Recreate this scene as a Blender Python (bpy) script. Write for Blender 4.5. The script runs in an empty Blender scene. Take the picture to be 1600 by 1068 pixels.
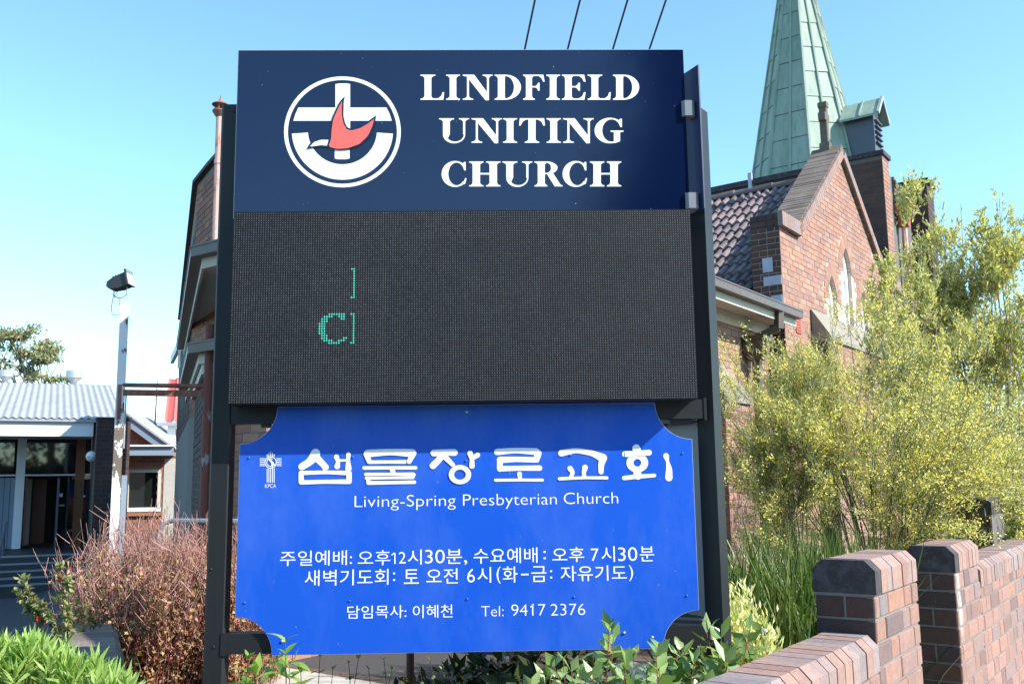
import bpy, math, random
import numpy as np
from mathutils import Vector, Matrix
random.seed(7); RNG = np.random.default_rng(11)
SC = bpy.context.scene; COL = SC.collection

# ---------------------------------------------------------------- camera, sky, sun, exposure
FOC = 1480.0; IW, IH = 1600.0, 1068.0            # focal length and picture size in pixels of the photograph
EYE = np.array([0, 0, 1.6])
_up = np.array([-135., 9964., -FOC]); _up /= np.linalg.norm(_up)
_f = np.array([0, 0, -1.]); _yc = _f - _up*(_f@_up); _yc /= np.linalg.norm(_yc)
_xc = np.cross(_yc, _up)
CAMM = np.array([_xc, _yc, _up])                 # camera axes -> world
cam = bpy.data.cameras.new('camera'); camo = bpy.data.objects.new('camera', cam); COL.objects.link(camo)
cam.sensor_width = 36.0; cam.lens = 36.0*FOC/IW; cam.clip_end = 3000; cam.clip_start = 0.05
mw = Matrix([list(r) for r in CAMM]).to_4x4(); mw.translation = Vector(EYE); camo.matrix_world = mw
SC.camera = camo

SUN_AZ, SUN_EL = 66.0, 38.0                      # degrees right of straight behind the camera; elevation
sd = np.array([math.sin(math.radians(SUN_AZ))*math.cos(math.radians(SUN_EL)), -math.cos(math.radians(SUN_AZ))*math.cos(math.radians(SUN_EL)), math.sin(math.radians(SUN_EL))])
sl = bpy.data.lights.new('sun', 'SUN'); sl.energy = 4.4; sl.angle = math.radians(0.53); sl.color = (1.0, 0.95, 0.88)
so = bpy.data.objects.new('sun', sl); COL.objects.link(so); so.location = (10, -10, 20)
so.rotation_euler = Vector(sd).to_track_quat('Z', 'Y').to_euler()
w = bpy.data.worlds.new('World'); SC.world = w; w.use_nodes = True
wn = w.node_tree; wn.nodes.clear()
sky = wn.nodes.new('ShaderNodeTexSky'); sky.sky_type = 'NISHITA'; sky.sun_disc = False
sky.sun_elevation = math.radians(SUN_EL)
sky.sun_rotation = math.atan2(sd[0], sd[1])
sky.air_density = 1.0; sky.dust_density = 0.25; sky.ozone_density = 1.0; sky.altitude = 50
tint = wn.nodes.new('ShaderNodeMix'); tint.data_type = 'RGBA'; tint.blend_type = 'MULTIPLY'; tint.inputs[0].default_value = 1.0
tint.inputs[7].default_value = (0.80, 1.06, 1.12, 1)
bg = wn.nodes.new('ShaderNodeBackground'); bg.inputs[1].default_value = 0.15
wo = wn.nodes.new('ShaderNodeOutputWorld')
wn.links.new(sky.outputs[0], tint.inputs[6]); wn.links.new(tint.outputs[2], bg.inputs[0]); wn.links.new(bg.outputs[0], wo.inputs[0])
SC.view_settings.view_transform = 'Standard'; SC.view_settings.look = 'None'
SC.view_settings.exposure = 1.10; SC.view_settings.gamma = 1.0; SC.view_settings.use_curve_mapping = False

# ---------------------------------------------------------------- where a measured pixel lies in the place
def ray(px, py): return CAMM @ np.array([px-IW/2, IH/2-py, -FOC])
def at(px, py, Y):
    d = ray(px, py); return EYE + d*(Y/d[1])
def ong(px, py, z=0.0):
    d = ray(px, py); return EYE + d*((z-EYE[2])/d[2])
def pxd(p):
    c = CAMM.T @ (np.asarray(p, float)-EYE)
    return (IW/2+FOC*c[0]/-c[2], IH/2-FOC*c[1]/-c[2], -c[2])
class Frame:
    """local axes: x along the heading, y 90 degrees to its left, z up"""
    def __init__(s, x, y, h, z=0.0):
        a = math.radians(h); s.h = h; s.o = np.array([x, y, z])
        s.X = np.array([math.sin(a), math.cos(a), 0]); s.Y = np.array([-math.cos(a), math.sin(a), 0])
    def loc(s, q):
        d = np.asarray(q)-s.o; return np.array([d@s.X, d@s.Y, d[2]])
    def w(s, l): return s.o+s.X*l[0]+s.Y*l[1]+np.array([0, 0, l[2]])
    def py(s, px, py, yl=0.0):
        d = ray(px, py); t = ((s.o+s.Y*yl-EYE)@s.Y)/(d@s.Y); return s.loc(EYE+d*t)
    def px(s, px, py, xl=0.0):
        d = ray(px, py); t = ((s.o+s.X*xl-EYE)@s.X)/(d@s.X); return s.loc(EYE+d*t)
    @property
    def rz(s): return math.radians(90-s.h)

# ---------------------------------------------------------------- object helpers
def thing(name, label, cat, fr=None, group=None, kind=None):
    o = bpy.data.objects.new(name, None); COL.objects.link(o)
    if isinstance(fr, Frame): o.location = fr.o; o.rotation_euler = (0, 0, fr.rz)
    elif fr is not None: o.location = fr
    o.empty_display_size = 0.2
    o['label'] = label; o['category'] = cat
    if group: o['group'] = group
    if kind: o['kind'] = kind
    return o
def addobj(name, me, parent=None, mat=None, label=None, kind=None):
    if mat is not None and len(me.materials) == 0: me.materials.append(mat)
    o = bpy.data.objects.new(name, me); COL.objects.link(o)
    if parent is not None: o.parent = parent
    if label: o['label'] = label
    if kind: o['kind'] = kind
    return o
def tag(o, label, cat, group=None, kind=None):
    o['label'] = label; o['category'] = cat
    if group: o['group'] = group
    if kind: o['kind'] = kind
    return o
def mesh(name, vs, fs, smooth=False):
    me = bpy.data.meshes.new(name); me.from_pydata([tuple(map(float, v)) for v in vs], [], fs); me.update()
    if smooth: me.polygons.foreach_set('use_smooth', [True]*len(me.polygons))
    return me
class MB:
    def __init__(s): s.v = []; s.f = []; s.r = []
    def add(s, vs, fs, r=None):
        n = len(s.v); s.v += [tuple(v) for v in vs]; s.f += [tuple(i+n for i in f) for f in fs]
        s.r += [random.random() if r is None else r]*len(fs)
    def box(s, x0, x1, y0, y1, z0, z1, bev=0.0):
        if bev <= 0:
            s.add([(x0, y0, z0), (x1, y0, z0), (x1, y1, z0), (x0, y1, z0), (x0, y0, z1), (x1, y0, z1), (x1, y1, z1), (x0, y1, z1)],
                  [(3, 2, 1, 0), (4, 5, 6, 7), (0, 1, 5, 4), (1, 2, 6, 5), (2, 3, 7, 6), (3, 0, 4, 7)])
        else:
            b = bev; c = []
            s.prism([(x0+b, y0), (x1-b, y0), (x1, y0+b), (x1, y1-b), (x1-b, y1), (x0+b, y1), (x0, y1-b), (x0, y0+b)], z0, z1)
    def prism(s, poly, z0, z1, ax=2):
        """polygon (counter-clockwise) extruded; ax 2: poly in xy, 1: poly in xz along y, 0: poly in yz along x"""
        n = len(poly)
        def P(a, b, c): return (a, b, c) if ax == 2 else ((a, c, b) if ax == 1 else (c, a, b))
        vs = [P(a, b, z0) for a, b in poly]+[P(a, b, z1) for a, b in poly]
        s.add(vs, [tuple(range(n))[::-1], tuple(range(n, 2*n))]+[(i, (i+1) % n, n+(i+1) % n, n+i) for i in range(n)])
    def tube(s, pts, rad, k=6, cap=True):
        pts = [np.array(p, float) for p in pts]; m = len(pts)
        if np.isscalar(rad): rad = [rad]*m
        vs = []; a0 = None
        for i, p in enumerate(pts):
            t = pts[min(i+1, m-1)]-pts[max(i-1, 0)]; t = t/(np.linalg.norm(t)+1e-9)
            if a0 is None: a0 = np.cross(t, [0, 0, 1.]) if abs(t[2]) < .9 else np.cross(t, [0, 1., 0])
            a = a0-t*(a0@t); a /= np.linalg.norm(a)+1e-9; b = np.cross(t, a); a0 = a
            for j in range(k):
                q = 2*math.pi*j/k; vs.append(p+(a*math.cos(q)+b*math.sin(q))*rad[i])
        fs = [(i*k+j, i*k+(j+1) % k, (i+1)*k+(j+1) % k, (i+1)*k+j) for i in range(m-1) for j in range(k)]
        if cap: fs += [tuple(range(k))[::-1], tuple((m-1)*k+j for j in range(k))]
        s.add(vs, fs)
    def bar(s, a, b, w, h):
        """rectangular bar from a to b, w wide sideways, h high"""
        a = np.array(a, float); b = np.array(b, float); t = (b-a)/np.linalg.norm(b-a)
        sx = np.cross(t, [0, 0, 1.]);
        if np.linalg.norm(sx) < .05: sx = np.array([1., 0, 0])
        sx /= np.linalg.norm(sx); u = np.cross(sx, t)
        vs = [p+sx*i*w/2+u*j*h/2 for p in (a, b) for i, j in ((-1, -1), (1, -1), (1, 1), (-1, 1))]
        s.add(vs, [(0, 1, 2, 3), (7, 6, 5, 4), (0, 4, 5, 1), (1, 5, 6, 2), (2, 6, 7, 3), (3, 7, 4, 0)])
    def lathe(s, prof, c=(0, 0, 0), k=16):
        vs = [(c[0]+r*math.cos(2*math.pi*j/k), c[1]+r*math.sin(2*math.pi*j/k), c[2]+z) for r, z in prof for j in range(k)]
        m = len(prof)
        s.add(vs, [(i*k+j, i*k+(j+1) % k, (i+1)*k+(j+1) % k, (i+1)*k+j) for i in range(m-1) for j in range(k)]+[tuple(range(k))[::-1], tuple((m-1)*k+j for j in range(k))])
    def mesh(s, name, smooth=False, fix=True):
        me = mesh(name, s.v, s.f, smooth)
        at_ = me.attributes.new('rnd', 'FLOAT', 'FACE'); at_.data.foreach_set('value', s.r)
        if fix:
            import bmesh
            bm = bmesh.new(); bm.from_mesh(me); bmesh.ops.recalc_face_normals(bm, faces=bm.faces); bm.to_mesh(me); bm.free()
        return me
    def build(s, name, mat, parent=None, label=None, kind=None, smooth=False, fix=True):
        return addobj(name, s.mesh(name, smooth, fix), parent, mat, label, kind)

# ---------------------------------------------------------------- materials
MATS = {}
def new_mat(name):
    m = bpy.data.materials.new(name); m.use_nodes = True; nt = m.node_tree; nt.nodes.clear()
    out = nt.nodes.new('ShaderNodeOutputMaterial'); p = nt.nodes.new('ShaderNodeBsdfPrincipled')
    nt.links.new(p.outputs[0], out.inputs[0]); MATS[name] = m
    return m, nt, p, out
def N(nt, t, **k):
    n = nt.nodes.new(t)
    for a, b in k.items(): setattr(n, a, b)
    return n
def ramp(nt, fac, cols, pos=None, mode='LINEAR'):
    r = N(nt, 'ShaderNodeValToRGB'); e = r.color_ramp.elements; r.color_ramp.interpolation = mode
    pos = pos or [i/(len(cols)-1) for i in range(len(cols))]
    while len(e) < len(cols): e.new(0.5)
    for i, c in enumerate(cols): e[i].position = pos[i]; e[i].color = (*c, 1)
    nt.links.new(fac, r.inputs[0]); return r.outputs[0]
def noise(nt, scale, detail=4, rough=0.6, coord=None, vec_scale=None):
    c = coord
    if c is None: c = N(nt, 'ShaderNodeNewGeometry').outputs['Position']
    if vec_scale:
        m = N(nt, 'ShaderNodeMapping'); m.inputs['Scale'].default_value = vec_scale; nt.links.new(c, m.inputs[0]); c = m.outputs[0]
    n = N(nt, 'ShaderNodeTexNoise'); n.inputs['Scale'].default_value = scale; n.inputs['Detail'].default_value = detail; n.inputs['Roughness'].default_value = rough
    nt.links.new(c, n.inputs[0]); return n.outputs[0]
def mixc(nt, fac, a, b, mode='MIX'):
    m = N(nt, 'ShaderNodeMix', data_type='RGBA', blend_type=mode)
    for s, i in ((fac, 0), (a, 6), (b, 7)):
        if isinstance(s, (int, float)): m.inputs[i].default_value = s
        elif isinstance(s, tuple): m.inputs[i].default_value = (*s, 1)
        else: nt.links.new(s, m.inputs[i])
    return m.outputs[2]
def bump(nt, p, h, strength=0.3, dist=0.01):
    b = N(nt, 'ShaderNodeBump'); b.inputs['Strength'].default_value = strength; b.inputs['Distance'].default_value = dist
    nt.links.new(h, b.inputs['Height']); nt.links.new(b.outputs[0], p.inputs['Normal'])
def rnd01(nt):
    """one random number per object, or per piece (face attribute rnd) on joined meshes"""
    a = N(nt, 'ShaderNodeAttribute', attribute_name='rnd'); o = N(nt, 'ShaderNodeObjectInfo')
    s = N(nt, 'ShaderNodeMath', operation='ADD'); nt.links.new(a.outputs['Fac'], s.inputs[0]); nt.links.new(o.outputs['Random'], s.inputs[1])
    f = N(nt, 'ShaderNodeMath', operation='FRACT'); nt.links.new(s.outputs[0], f.inputs[0]); return f.outputs[0]
def m_plain(name, col, rough=0.6, metal=0.0, var=0.12, nscale=6, bmp=0.0, spec=None, coat=0.0, streak=None):
    m, nt, p, _ = new_mat(name)
    n = noise(nt, nscale, vec_scale=streak)
    c = mixc(nt, n, tuple(x*(1-var) for x in col), tuple(min(1, x*(1+var)) for x in col))
    nt.links.new(c, p.inputs['Base Color']); p.inputs['Roughness'].default_value = rough; p.inputs['Metallic'].default_value = metal
    if spec is not None: p.inputs['Specular IOR Level'].default_value = spec
    if coat: p.inputs['Coat Weight'].default_value = coat; p.inputs['Coat Roughness'].default_value = 0.04
    if bmp: bump(nt, p, noise(nt, nscale*12, 3), bmp, 0.004)
    return m
def lime(nt, c):
    """white lime bloom run down the face of the second pier"""
    g = N(nt, 'ShaderNodeNewGeometry'); fac = None
    for (px, py, Y, r) in ((1505, 915, 4.80, .10), (1511, 948, 4.80, .12)):
        q = at(px, py, Y); s_ = N(nt, 'ShaderNodeVectorMath', operation='SUBTRACT'); s_.inputs[1].default_value = tuple(q); nt.links.new(g.outputs['Position'], s_.inputs[0])
        m_ = N(nt, 'ShaderNodeVectorMath', operation='MULTIPLY'); m_.inputs[1].default_value = (1.6, 1.6, .42); nt.links.new(s_.outputs[0], m_.inputs[0])
        l_ = N(nt, 'ShaderNodeVectorMath', operation='LENGTH'); nt.links.new(m_.outputs[0], l_.inputs[0])
        a_ = N(nt, 'ShaderNodeMath', operation='MULTIPLY_ADD'); nt.links.new(noise(nt, 30, 5, .7, vec_scale=(1, 1, .3)), a_.inputs[0]); a_.inputs[1].default_value = .16; nt.links.new(l_.outputs['Value'], a_.inputs[2])
        c = mixc(nt, ramp(nt, a_.outputs[0], [(.85, .85, .85), (0, 0, 0)], [r*.9, r*1.5]), c, (.62, .58, .55))
    return c
def m_brick(name, cols, dirt=0.35, dirtcol=(0.05, 0.045, 0.045), stainscale=1.3, grain=0.5, pos=None):
    m, nt, p, _ = new_mat(name)
    c = ramp(nt, rnd01(nt), cols, pos, 'LINEAR')
    g = noise(nt, 38, 5, 0.7); c = mixc(nt, 0.35, c, ramp(nt, g, [(0.22, 0.22, 0.22), (1, 1, 1)], [0.30, 0.60]), 'MULTIPLY')
    c = mixc(nt, ramp(nt, noise(nt, 85, 3, .6), [(0, 0, 0), (.75, .75, .75)], [.66, .72]), c, (.045, .04, .038)); c = mixc(nt, ramp(nt, noise(nt, 55, 4, .7), [(0, 0, 0), (.6, .6, .6)], [.68, .76]), c, (.42, .38, .34))
    if name == 'garden_brick': c = lime(nt, c)
    st = ramp(nt, noise(nt, stainscale, 5, 0.65), [(0, 0, 0), (dirt, dirt, dirt)], [0.48, 0.72])
    c = mixc(nt, st, c, dirtcol)
    nt.links.new(c, p.inputs['Base Color']); p.inputs['Roughness'].default_value = 0.85
    bump(nt, p, noise(nt, 160, 4, 0.7), grain, 0.003); return m
def m_leaf(name, cols, rough=0.5, trans=0.35, spec=0.4, pos=None, vein=False):
    m, nt, p, out = new_mat(name)
    c = ramp(nt, rnd01(nt), cols, pos)
    c = mixc(nt, noise(nt, 30, 2), c, mixc(nt, 1.0, c, (1.25, 1.2, 1.1), 'MULTIPLY'))
    nt.links.new(c, p.inputs['Base Color']); p.inputs['Roughness'].default_value = rough; p.inputs['Specular IOR Level'].default_value = spec
    t = N(nt, 'ShaderNodeBsdfTranslucent'); nt.links.new(mixc(nt, 1.0, c, (1.3, 1.35, 0.6), 'MULTIPLY'), t.inputs[0])
    ms = N(nt, 'ShaderNodeMixShader'); ms.inputs[0].default_value = trans
    nt.links.new(p.outputs[0], ms.inputs[1]); nt.links.new(t.outputs[0], ms.inputs[2]); nt.links.new(ms.outputs[0], out.inputs[0]); return m

m_brick('garden_brick', [(.136, .096, .096), (.272, .144, .104), (.336, .184, .136), (.296, .168, .136), (.200, .160, .160), (.320, .168, .112), (.232, .136, .112)], 0.6, (.13, .11, .11), 2.6)
m_brick('coping_brick', [(.252, .143, .118), (.319, .193, .151), (.260, .210, .202), (.353, .202, .151), (.210, .176, .176)], 0.5, (.13, .11, .11), 3)
m_brick('dark_coping_brick', [(.03, .026, .03), (.045, .04, .042)], 0.8, (.10, .095, .11), 16)  # near-black brick with paler grey blotches
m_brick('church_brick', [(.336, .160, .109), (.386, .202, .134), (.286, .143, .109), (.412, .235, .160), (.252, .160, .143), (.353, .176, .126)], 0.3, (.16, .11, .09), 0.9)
m_brick('shaded_brick', [(.072, .036, .030), (.093, .047, .032), (.047, .032, .032), (.111, .055, .036), (.060, .041, .039)], 0.75, (.045, .04, .042), 1.4)  # for faces turned from the sun, their shade put into the colour
m_brick('clinker_brick', [(.060, .028, .024), (.088, .040, .030), (.048, .030, .029), (.104, .048, .036)], 0.3, (.04, .03, .03), 1.2)
m_brick('annex_brick', [(.289, .111, .064), (.357, .153, .085), (.238, .093, .060), (.187, .102, .076)], 0.2, (.15, .1, .08), 0.8)
m_plain('mortar', (.25, .215, .18), 0.95, bmp=0.4, nscale=9, var=.25)
m_plain('pale_mortar', (.46, .38, .32), 0.95, bmp=0.4, nscale=9, var=.15)
m_plain('grey_mortar', (.19, .17, .155), 0.95, bmp=0.4, nscale=9, var=.25)
m_plain('dark_mortar', (.13, .12, .115), 0.95, bmp=0.4, nscale=9, var=.25)
m_plain('sandstone', (.23, .205, .165), 0.9, bmp=0.5, nscale=4, var=.3)
m_plain('cross_stone', (.13, .11, .085), 0.95, bmp=0.6, nscale=14, var=.45)
m_brick('slate_brick_coping', [(.108, .077, .059), (.180, .135, .104), (.135, .099, .081), (.234, .180, .144), (.153, .108, .086)], .3, (.33, .31, .26), 3)
m_plain('post_paint', (.014, .016, .018), 0.48, var=.25, nscale=3, streak=(14, 14, .7), spec=.36)
m_plain('grey_paint', (.20, .215, .235), 0.42, var=.15, nscale=5)
m_plain('cabinet_black', (.012, .013, .016), 0.45, var=.2)
m_plain('navy_back', (.006, .016, .07), 0.6, var=.15)
m_plain('edge_metal', (.55, .56, .58), 0.4, metal=.3)
m_plain('vinyl_white', (.86, .87, .88), 0.32, var=.02)
m_plain('vinyl_red', (.80, .13, .10), 0.35, var=.03)
m_plain('bronze_paint', (.10, .075, .06), 0.45, var=.25)
m_plain('cream_timber', (.52, .49, .41), 0.6, var=.12, streak=(1, 1, 6))
m_plain('cream_soffit', (.50, .46, .40), 0.7, var=.12)
m_plain('white_paint', (.80, .80, .79), 0.5, var=.05)
m_plain('blue_grey_paint', (.20, .25, .32), 0.5, var=.12, streak=(12, 12, 1))
m_plain('door_blue', (.07, .085, .11), 0.45, var=.15, streak=(10, 10, 1))
m_plain('door_brown', (.14, .04, .022), 0.4, var=.3, streak=(12, 12, 1))
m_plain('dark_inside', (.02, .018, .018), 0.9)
m_plain('corrugated_grey', (.30, .305, .30), 0.7, var=.28, nscale=3, streak=(2, .5, 1))
m_plain('corrugated_red', (.52, .09, .08), 0.5, var=.12, nscale=2)
m_plain('galvanised', (.42, .44, .46), 0.45, metal=.5, var=.2)
m_plain('bark', (.12, .09, .07), 0.9, bmp=.5, nscale=9, var=.4)
m_plain('green_stem', (.10, .12, .045), 0.7, var=.3)
m_plain('pale_stem', (.26, .21, .15), 0.8, var=.3)
m_plain('red_twig', (.46, .25, .205), 0.7, var=.35, nscale=10)
m_plain('dark_twig', (.055, .035, .03), 0.8, var=.35)
m_plain('red_stem', (.33, .08, .045), 0.6, var=.3)
m_plain('concrete', (.42, .40, .36), 0.92, bmp=.5, nscale=5, var=.25)
m_plain('step_tile', (.05, .052, .056), 0.6, var=.3)
m_plain('nosing', (.30, .33, .36), 0.5, var=.1)
m_plain('wire_black', (.02, .02, .022), 0.5)
m_plain('lamp_black', (.028, .03, .034), 0.4, var=.2)
m_plain('asphalt', (.055, .056, .06), 0.9, bmp=.6, nscale=20, var=.3)
m_plain('terracotta_red', (.42, .09, .055), 0.6, var=.25)
m_plain('lead_flashing', (.36, .39, .46), 0.5, var=.3, nscale=7)
m_plain('paper_white', (.75, .76, .78), 0.6)
m_plain('rivet_blue', (.02, .12, .55), 0.3)
m_plain('rivet_steel', (.55, .56, .58), 0.35, metal=.6)
m_plain('notice_green', (.10, .16, .05), 0.6, var=.5, nscale=30)

# header board: deep navy gloss with small scratches
m, nt, p, _ = new_mat('header_navy')
n1 = noise(nt, 2.0, 3); nt.links.new(mixc(nt, n1, (.0018, .0065, .032), (.0025, .0085, .042)), p.inputs['Base Color'])
sc_ = ramp(nt, noise(nt, 90, 2, .5), [(0, 0, 0), (1, 1, 1)], [.76, .79]); nt.links.new(mixc(nt, sc_, mixc(nt, n1, (.0018, .0065, .032), (.0025, .0085, .042)), (.3, .35, .45)), p.inputs['Base Color'])
p.inputs['Roughness'].default_value = .11; p.inputs['Specular IOR Level'].default_value = .55; p.inputs['Coat Weight'].default_value = .18; p.inputs['Coat Roughness'].default_value = .06
# notice board blue, satin, dusty streaks
m, nt, p, _ = new_mat('board_blue')
c = mixc(nt, noise(nt, 1.6, 4), (.007, .085, .54), (.011, .10, .59))
sc_ = ramp(nt, noise(nt, 60, 2, .5, vec_scale=(1.6, 1, .7)), [(0, 0, 0), (.6, .6, .6)], [.745, .80])
c = mixc(nt, sc_, c, (.30, .42, .80)); c = mixc(nt, ramp(nt, noise(nt, 3.2, 6, .7, vec_scale=(1, 1, .45)), [(0, 0, 0), (.30, .30, .30)], [.42, .78]), c, (.16, .27, .70)); nt.links.new(c, p.inputs['Base Color'])
p.inputs['Roughness'].default_value = .33; p.inputs['Specular IOR Level'].default_value = .35
# display face: grid of pale diode caps on black
LED_P = 1.986/192
m, nt, p, _ = new_mat('diode_grid')
tc = N(nt, 'ShaderNodeTexCoord'); mp = N(nt, 'ShaderNodeMapping'); mp.inputs['Scale'].default_value = (1/LED_P, 1/LED_P, 1/LED_P)
nt.links.new(tc.outputs['Object'], mp.inputs[0])
fr_ = N(nt, 'ShaderNodeVectorMath', operation='FRACTION'); nt.links.new(mp.outputs[0], fr_.inputs[0])
sb = N(nt, 'ShaderNodeVectorMath', operation='SUBTRACT'); sb.inputs[1].default_value = (.5, .5, .5); nt.links.new(fr_.outputs[0], sb.inputs[0])
mu = N(nt, 'ShaderNodeVectorMath', operation='MULTIPLY'); mu.inputs[1].default_value = (1, 0, 1); nt.links.new(sb.outputs[0], mu.inputs[0])
ln = N(nt, 'ShaderNodeVectorMath', operation='LENGTH'); nt.links.new(mu.outputs[0], ln.inputs[0])
sep = N(nt, 'ShaderNodeSeparateXYZ'); nt.links.new(sb.outputs[0], sep.inputs[0])
dot = ramp(nt, ln.outputs['Value'], [(1, 1, 1), (0, 0, 0)], [.19, .25])
lou = ramp(nt, sep.outputs['Z'], [(0, 0, 0), (1, 1, 1), (0, 0, 0)], [.30, .38, .46])
vn = noise(nt, 14, 3)
basec = mixc(nt, lou, (.008, .009, .011), (.035, .04, .045))
fl_ = N(nt, 'ShaderNodeVectorMath', operation='FLOOR'); nt.links.new(mp.outputs[0], fl_.inputs[0]); wn1 = N(nt, 'ShaderNodeTexWhiteNoise'); nt.links.new(fl_.outputs[0], wn1.inputs[0])
mp2 = N(nt, 'ShaderNodeMapping'); mp2.inputs['Scale'].default_value = (1/LED_P/32, 1, 1/LED_P/16); nt.links.new(tc.outputs['Object'], mp2.inputs[0]); fl2 = N(nt, 'ShaderNodeVectorMath', operation='FLOOR'); nt.links.new(mp2.outputs[0], fl2.inputs[0]); wn2 = N(nt, 'ShaderNodeTexWhiteNoise'); nt.links.new(fl2.outputs[0], wn2.inputs[0])
c = mixc(nt, dot, basec, mixc(nt, vn, (.085, .09, .095), (.21, .22, .24)))
c = mixc(nt, 1.0, c, ramp(nt, wn1.outputs[0], [(.62, .62, .62), (1.0, 1.0, 1.0)]), 'MULTIPLY'); c = mixc(nt, 1.0, c, ramp(nt, wn2.outputs[0], [(.84, .85, .88), (1.0, 1.0, .98)]), 'MULTIPLY')
nt.links.new(c, p.inputs['Base Color']); p.inputs['Roughness'].default_value = .6; p.inputs['Specular IOR Level'].default_value = .2
m, nt, p, _ = new_mat('diode_lit'); p.inputs['Base Color'].default_value = (.05, .25, .2, 1)
p.inputs['Emission Color'].default_value = (.05, .62, .44, 1); p.inputs['Emission Strength'].default_value = .42
# patinated copper
m, nt, p, _ = new_mat('copper_patina')
c = ramp(nt, rnd01(nt), [(.18, .255, .195), (.225, .30, .235), (.26, .335, .27)])
c = mixc(nt, ramp(nt, noise(nt, 1.5, 6, .7, vec_scale=(3, 3, .5)), [(0, 0, 0), (.7, .7, .7)], [.42, .75]), c, (.36, .43, .34))
c = mixc(nt, ramp(nt, noise(nt, 3, 5, .7), [(0, 0, 0), (.5, .5, .5)], [.6, .8]), c, (.14, .20, .14))
c = mixc(nt, ramp(nt, noise(nt, 5, 5, .75, vec_scale=(2.2, 2.2, .22)), [(0, 0, 0), (.55, .55, .55)], [.50, .72]), c, (.10, .14, .10)); nt.links.new(c, p.inputs['Base Color']); p.inputs['Roughness'].default_value = .62
# glazed terracotta roof tile
m, nt, p, _ = new_mat('roof_tile')
c = ramp(nt, rnd01(nt), [(.095, .065, .068), (.15, .11, .11), (.115, .085, .09), (.20, .15, .145), (.075, .058, .065)])
c = mixc(nt, ramp(nt, noise(nt, 6, 5, .7), [(0, 0, 0), (.6, .6, .6)], [.5, .75]), c, (.30, .25, .24))
nt.links.new(c, p.inputs['Base Color']); p.inputs['Roughness'].default_value = .42
# rust and flaking paint
def m_flake(name, paint, under, lo, hi, rust=True, sc=5, streak=(1, 1, .35), local=False):
    m, nt, p, _ = new_mat(name)
    co = None
    u = ramp(nt, noise(nt, 22, 5, .7), [tuple(x*.55 for x in under), under])
    f = ramp(nt, noise(nt, sc, 6, .62, vec_scale=streak), [(0, 0, 0), (1, 1, 1)], [lo, hi])
    pc = mixc(nt, noise(nt, 3, 3), paint, tuple(x*.85 for x in paint))
    nt.links.new(mixc(nt, f, pc, u), p.inputs['Base Color']); p.inputs['Roughness'].default_value = .7
    bump(nt, p, f, .5, -.003)
m_flake('flaking_white_paint', (.78, .77, .78), (.17, .13, .10), .555, .57, sc=4.4, streak=(1, 1, .45))
m_flake('rusty_pipe', (.30, .12, .075), (.24, .075, .04), .45, .6, sc=14)
m_flake('rusty_downpipe', (.17, .05, .035), (.33, .30, .31), .60, .62, sc=7)
m_flake('pink_vent_paint', (.66, .40, .33), (.40, .13, .08), .52, .64, sc=9)
# glass
m, nt, p, _ = new_mat('window_glass')
p.inputs['Base Color'].default_value = (.012, .014, .014, 1); p.inputs['Roughness'].default_value = .03; p.inputs['Specular IOR Level'].default_value = .9
m, nt, p, _ = new_mat('leaded_glass')
nt.links.new(ramp(nt, noise(nt, 9, 3), [(.45, .50, .52), (.80, .82, .82)]), p.inputs['Base Color']); p.inputs['Roughness'].default_value = .2
# soil and ground
m, nt, p, _ = new_mat('mulch')
c = ramp(nt, noise(nt, 24, 6, .75), [(.05, .035, .025), (.16, .11, .08), (.34, .27, .21)], [.3, .55, .75])
nt.links.new(c, p.inputs['Base Color']); p.inputs['Roughness'].default_value = .95; bump(nt, p, noise(nt, 30, 5, .8), .8, .03)
m, nt, p, _ = new_mat('asphalt_ground')
c = ramp(nt, noise(nt, 60, 3, .8), [(.035, .036, .04), (.075, .076, .08)], [.35, .7]); nt.links.new(c, p.inputs['Base Color']); p.inputs['Roughness'].default_value = .9
m, nt, p, _ = new_mat('grass_ground')
c = ramp(nt, noise(nt, 8, 6, .8), [(.03, .05, .015), (.07, .10, .03), (.10, .09, .045)]); nt.links.new(c, p.inputs['Base Color']); p.inputs['Roughness'].default_value = .95

m_leaf('wattle_leaf', [(.17, .20, .10), (.26, .285, .155), (.38, .39, .22), (.52, .51, .34)], .6, .3)
m_leaf('wattle_flower', [(.72, .64, .17), (.82, .75, .26), (.66, .60, .22)], .8, .3)
m_leaf('yellow_green_leaf', [(.27, .29, .10), (.41, .42, .18), (.52, .51, .25), (.58, .55, .31)], .5, .4)
m_leaf('strap_leaf', [(.035, .07, .015), (.065, .12, .025), (.11, .17, .04), (.19, .22, .09)], .38, .25, .5)
m_leaf('variegated_leaf', [(.46, .50, .22), (.66, .66, .38), (.74, .73, .50), (.56, .58, .28)], .5, .35)
m_leaf('veined_leaf', [(.11, .20, .055), (.17, .27, .08), (.25, .35, .13), (.32, .40, .20)], .36, .3, .5)
m_leaf('fresh_leaf', [(.14, .26, .04), (.22, .34, .06), (.28, .38, .08)], .4, .4)
m_leaf('shaded_leaf', [(.02, .04, .012), (.04, .06, .015), (.07, .08, .03)], .45, .2)  # leaf colour darkened to carry the shade under and behind the sign
m_leaf('lance_leaf', [(.16, .28, .06), (.24, .37, .09), (.30, .42, .12), (.36, .46, .18)], .4, .4)
m_leaf('autumn_leaf', [(.45, .20, .16), (.52, .28, .20), (.38, .30, .10), (.46, .36, .17), (.28, .14, .10), (.55, .18, .15)], .5, .35)
m_leaf('salvia_leaf', [(.16, .19, .09), (.24, .28, .13), (.34, .34, .18)], .5, .35)
m_leaf('red_petal', [(.45, .01, .02), (.6, .03, .03)], .5, .3)
m_leaf('gum_leaf', [(.18, .20, .11), (.26, .27, .15), (.34, .33, .19)], .5, .25)
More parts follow.
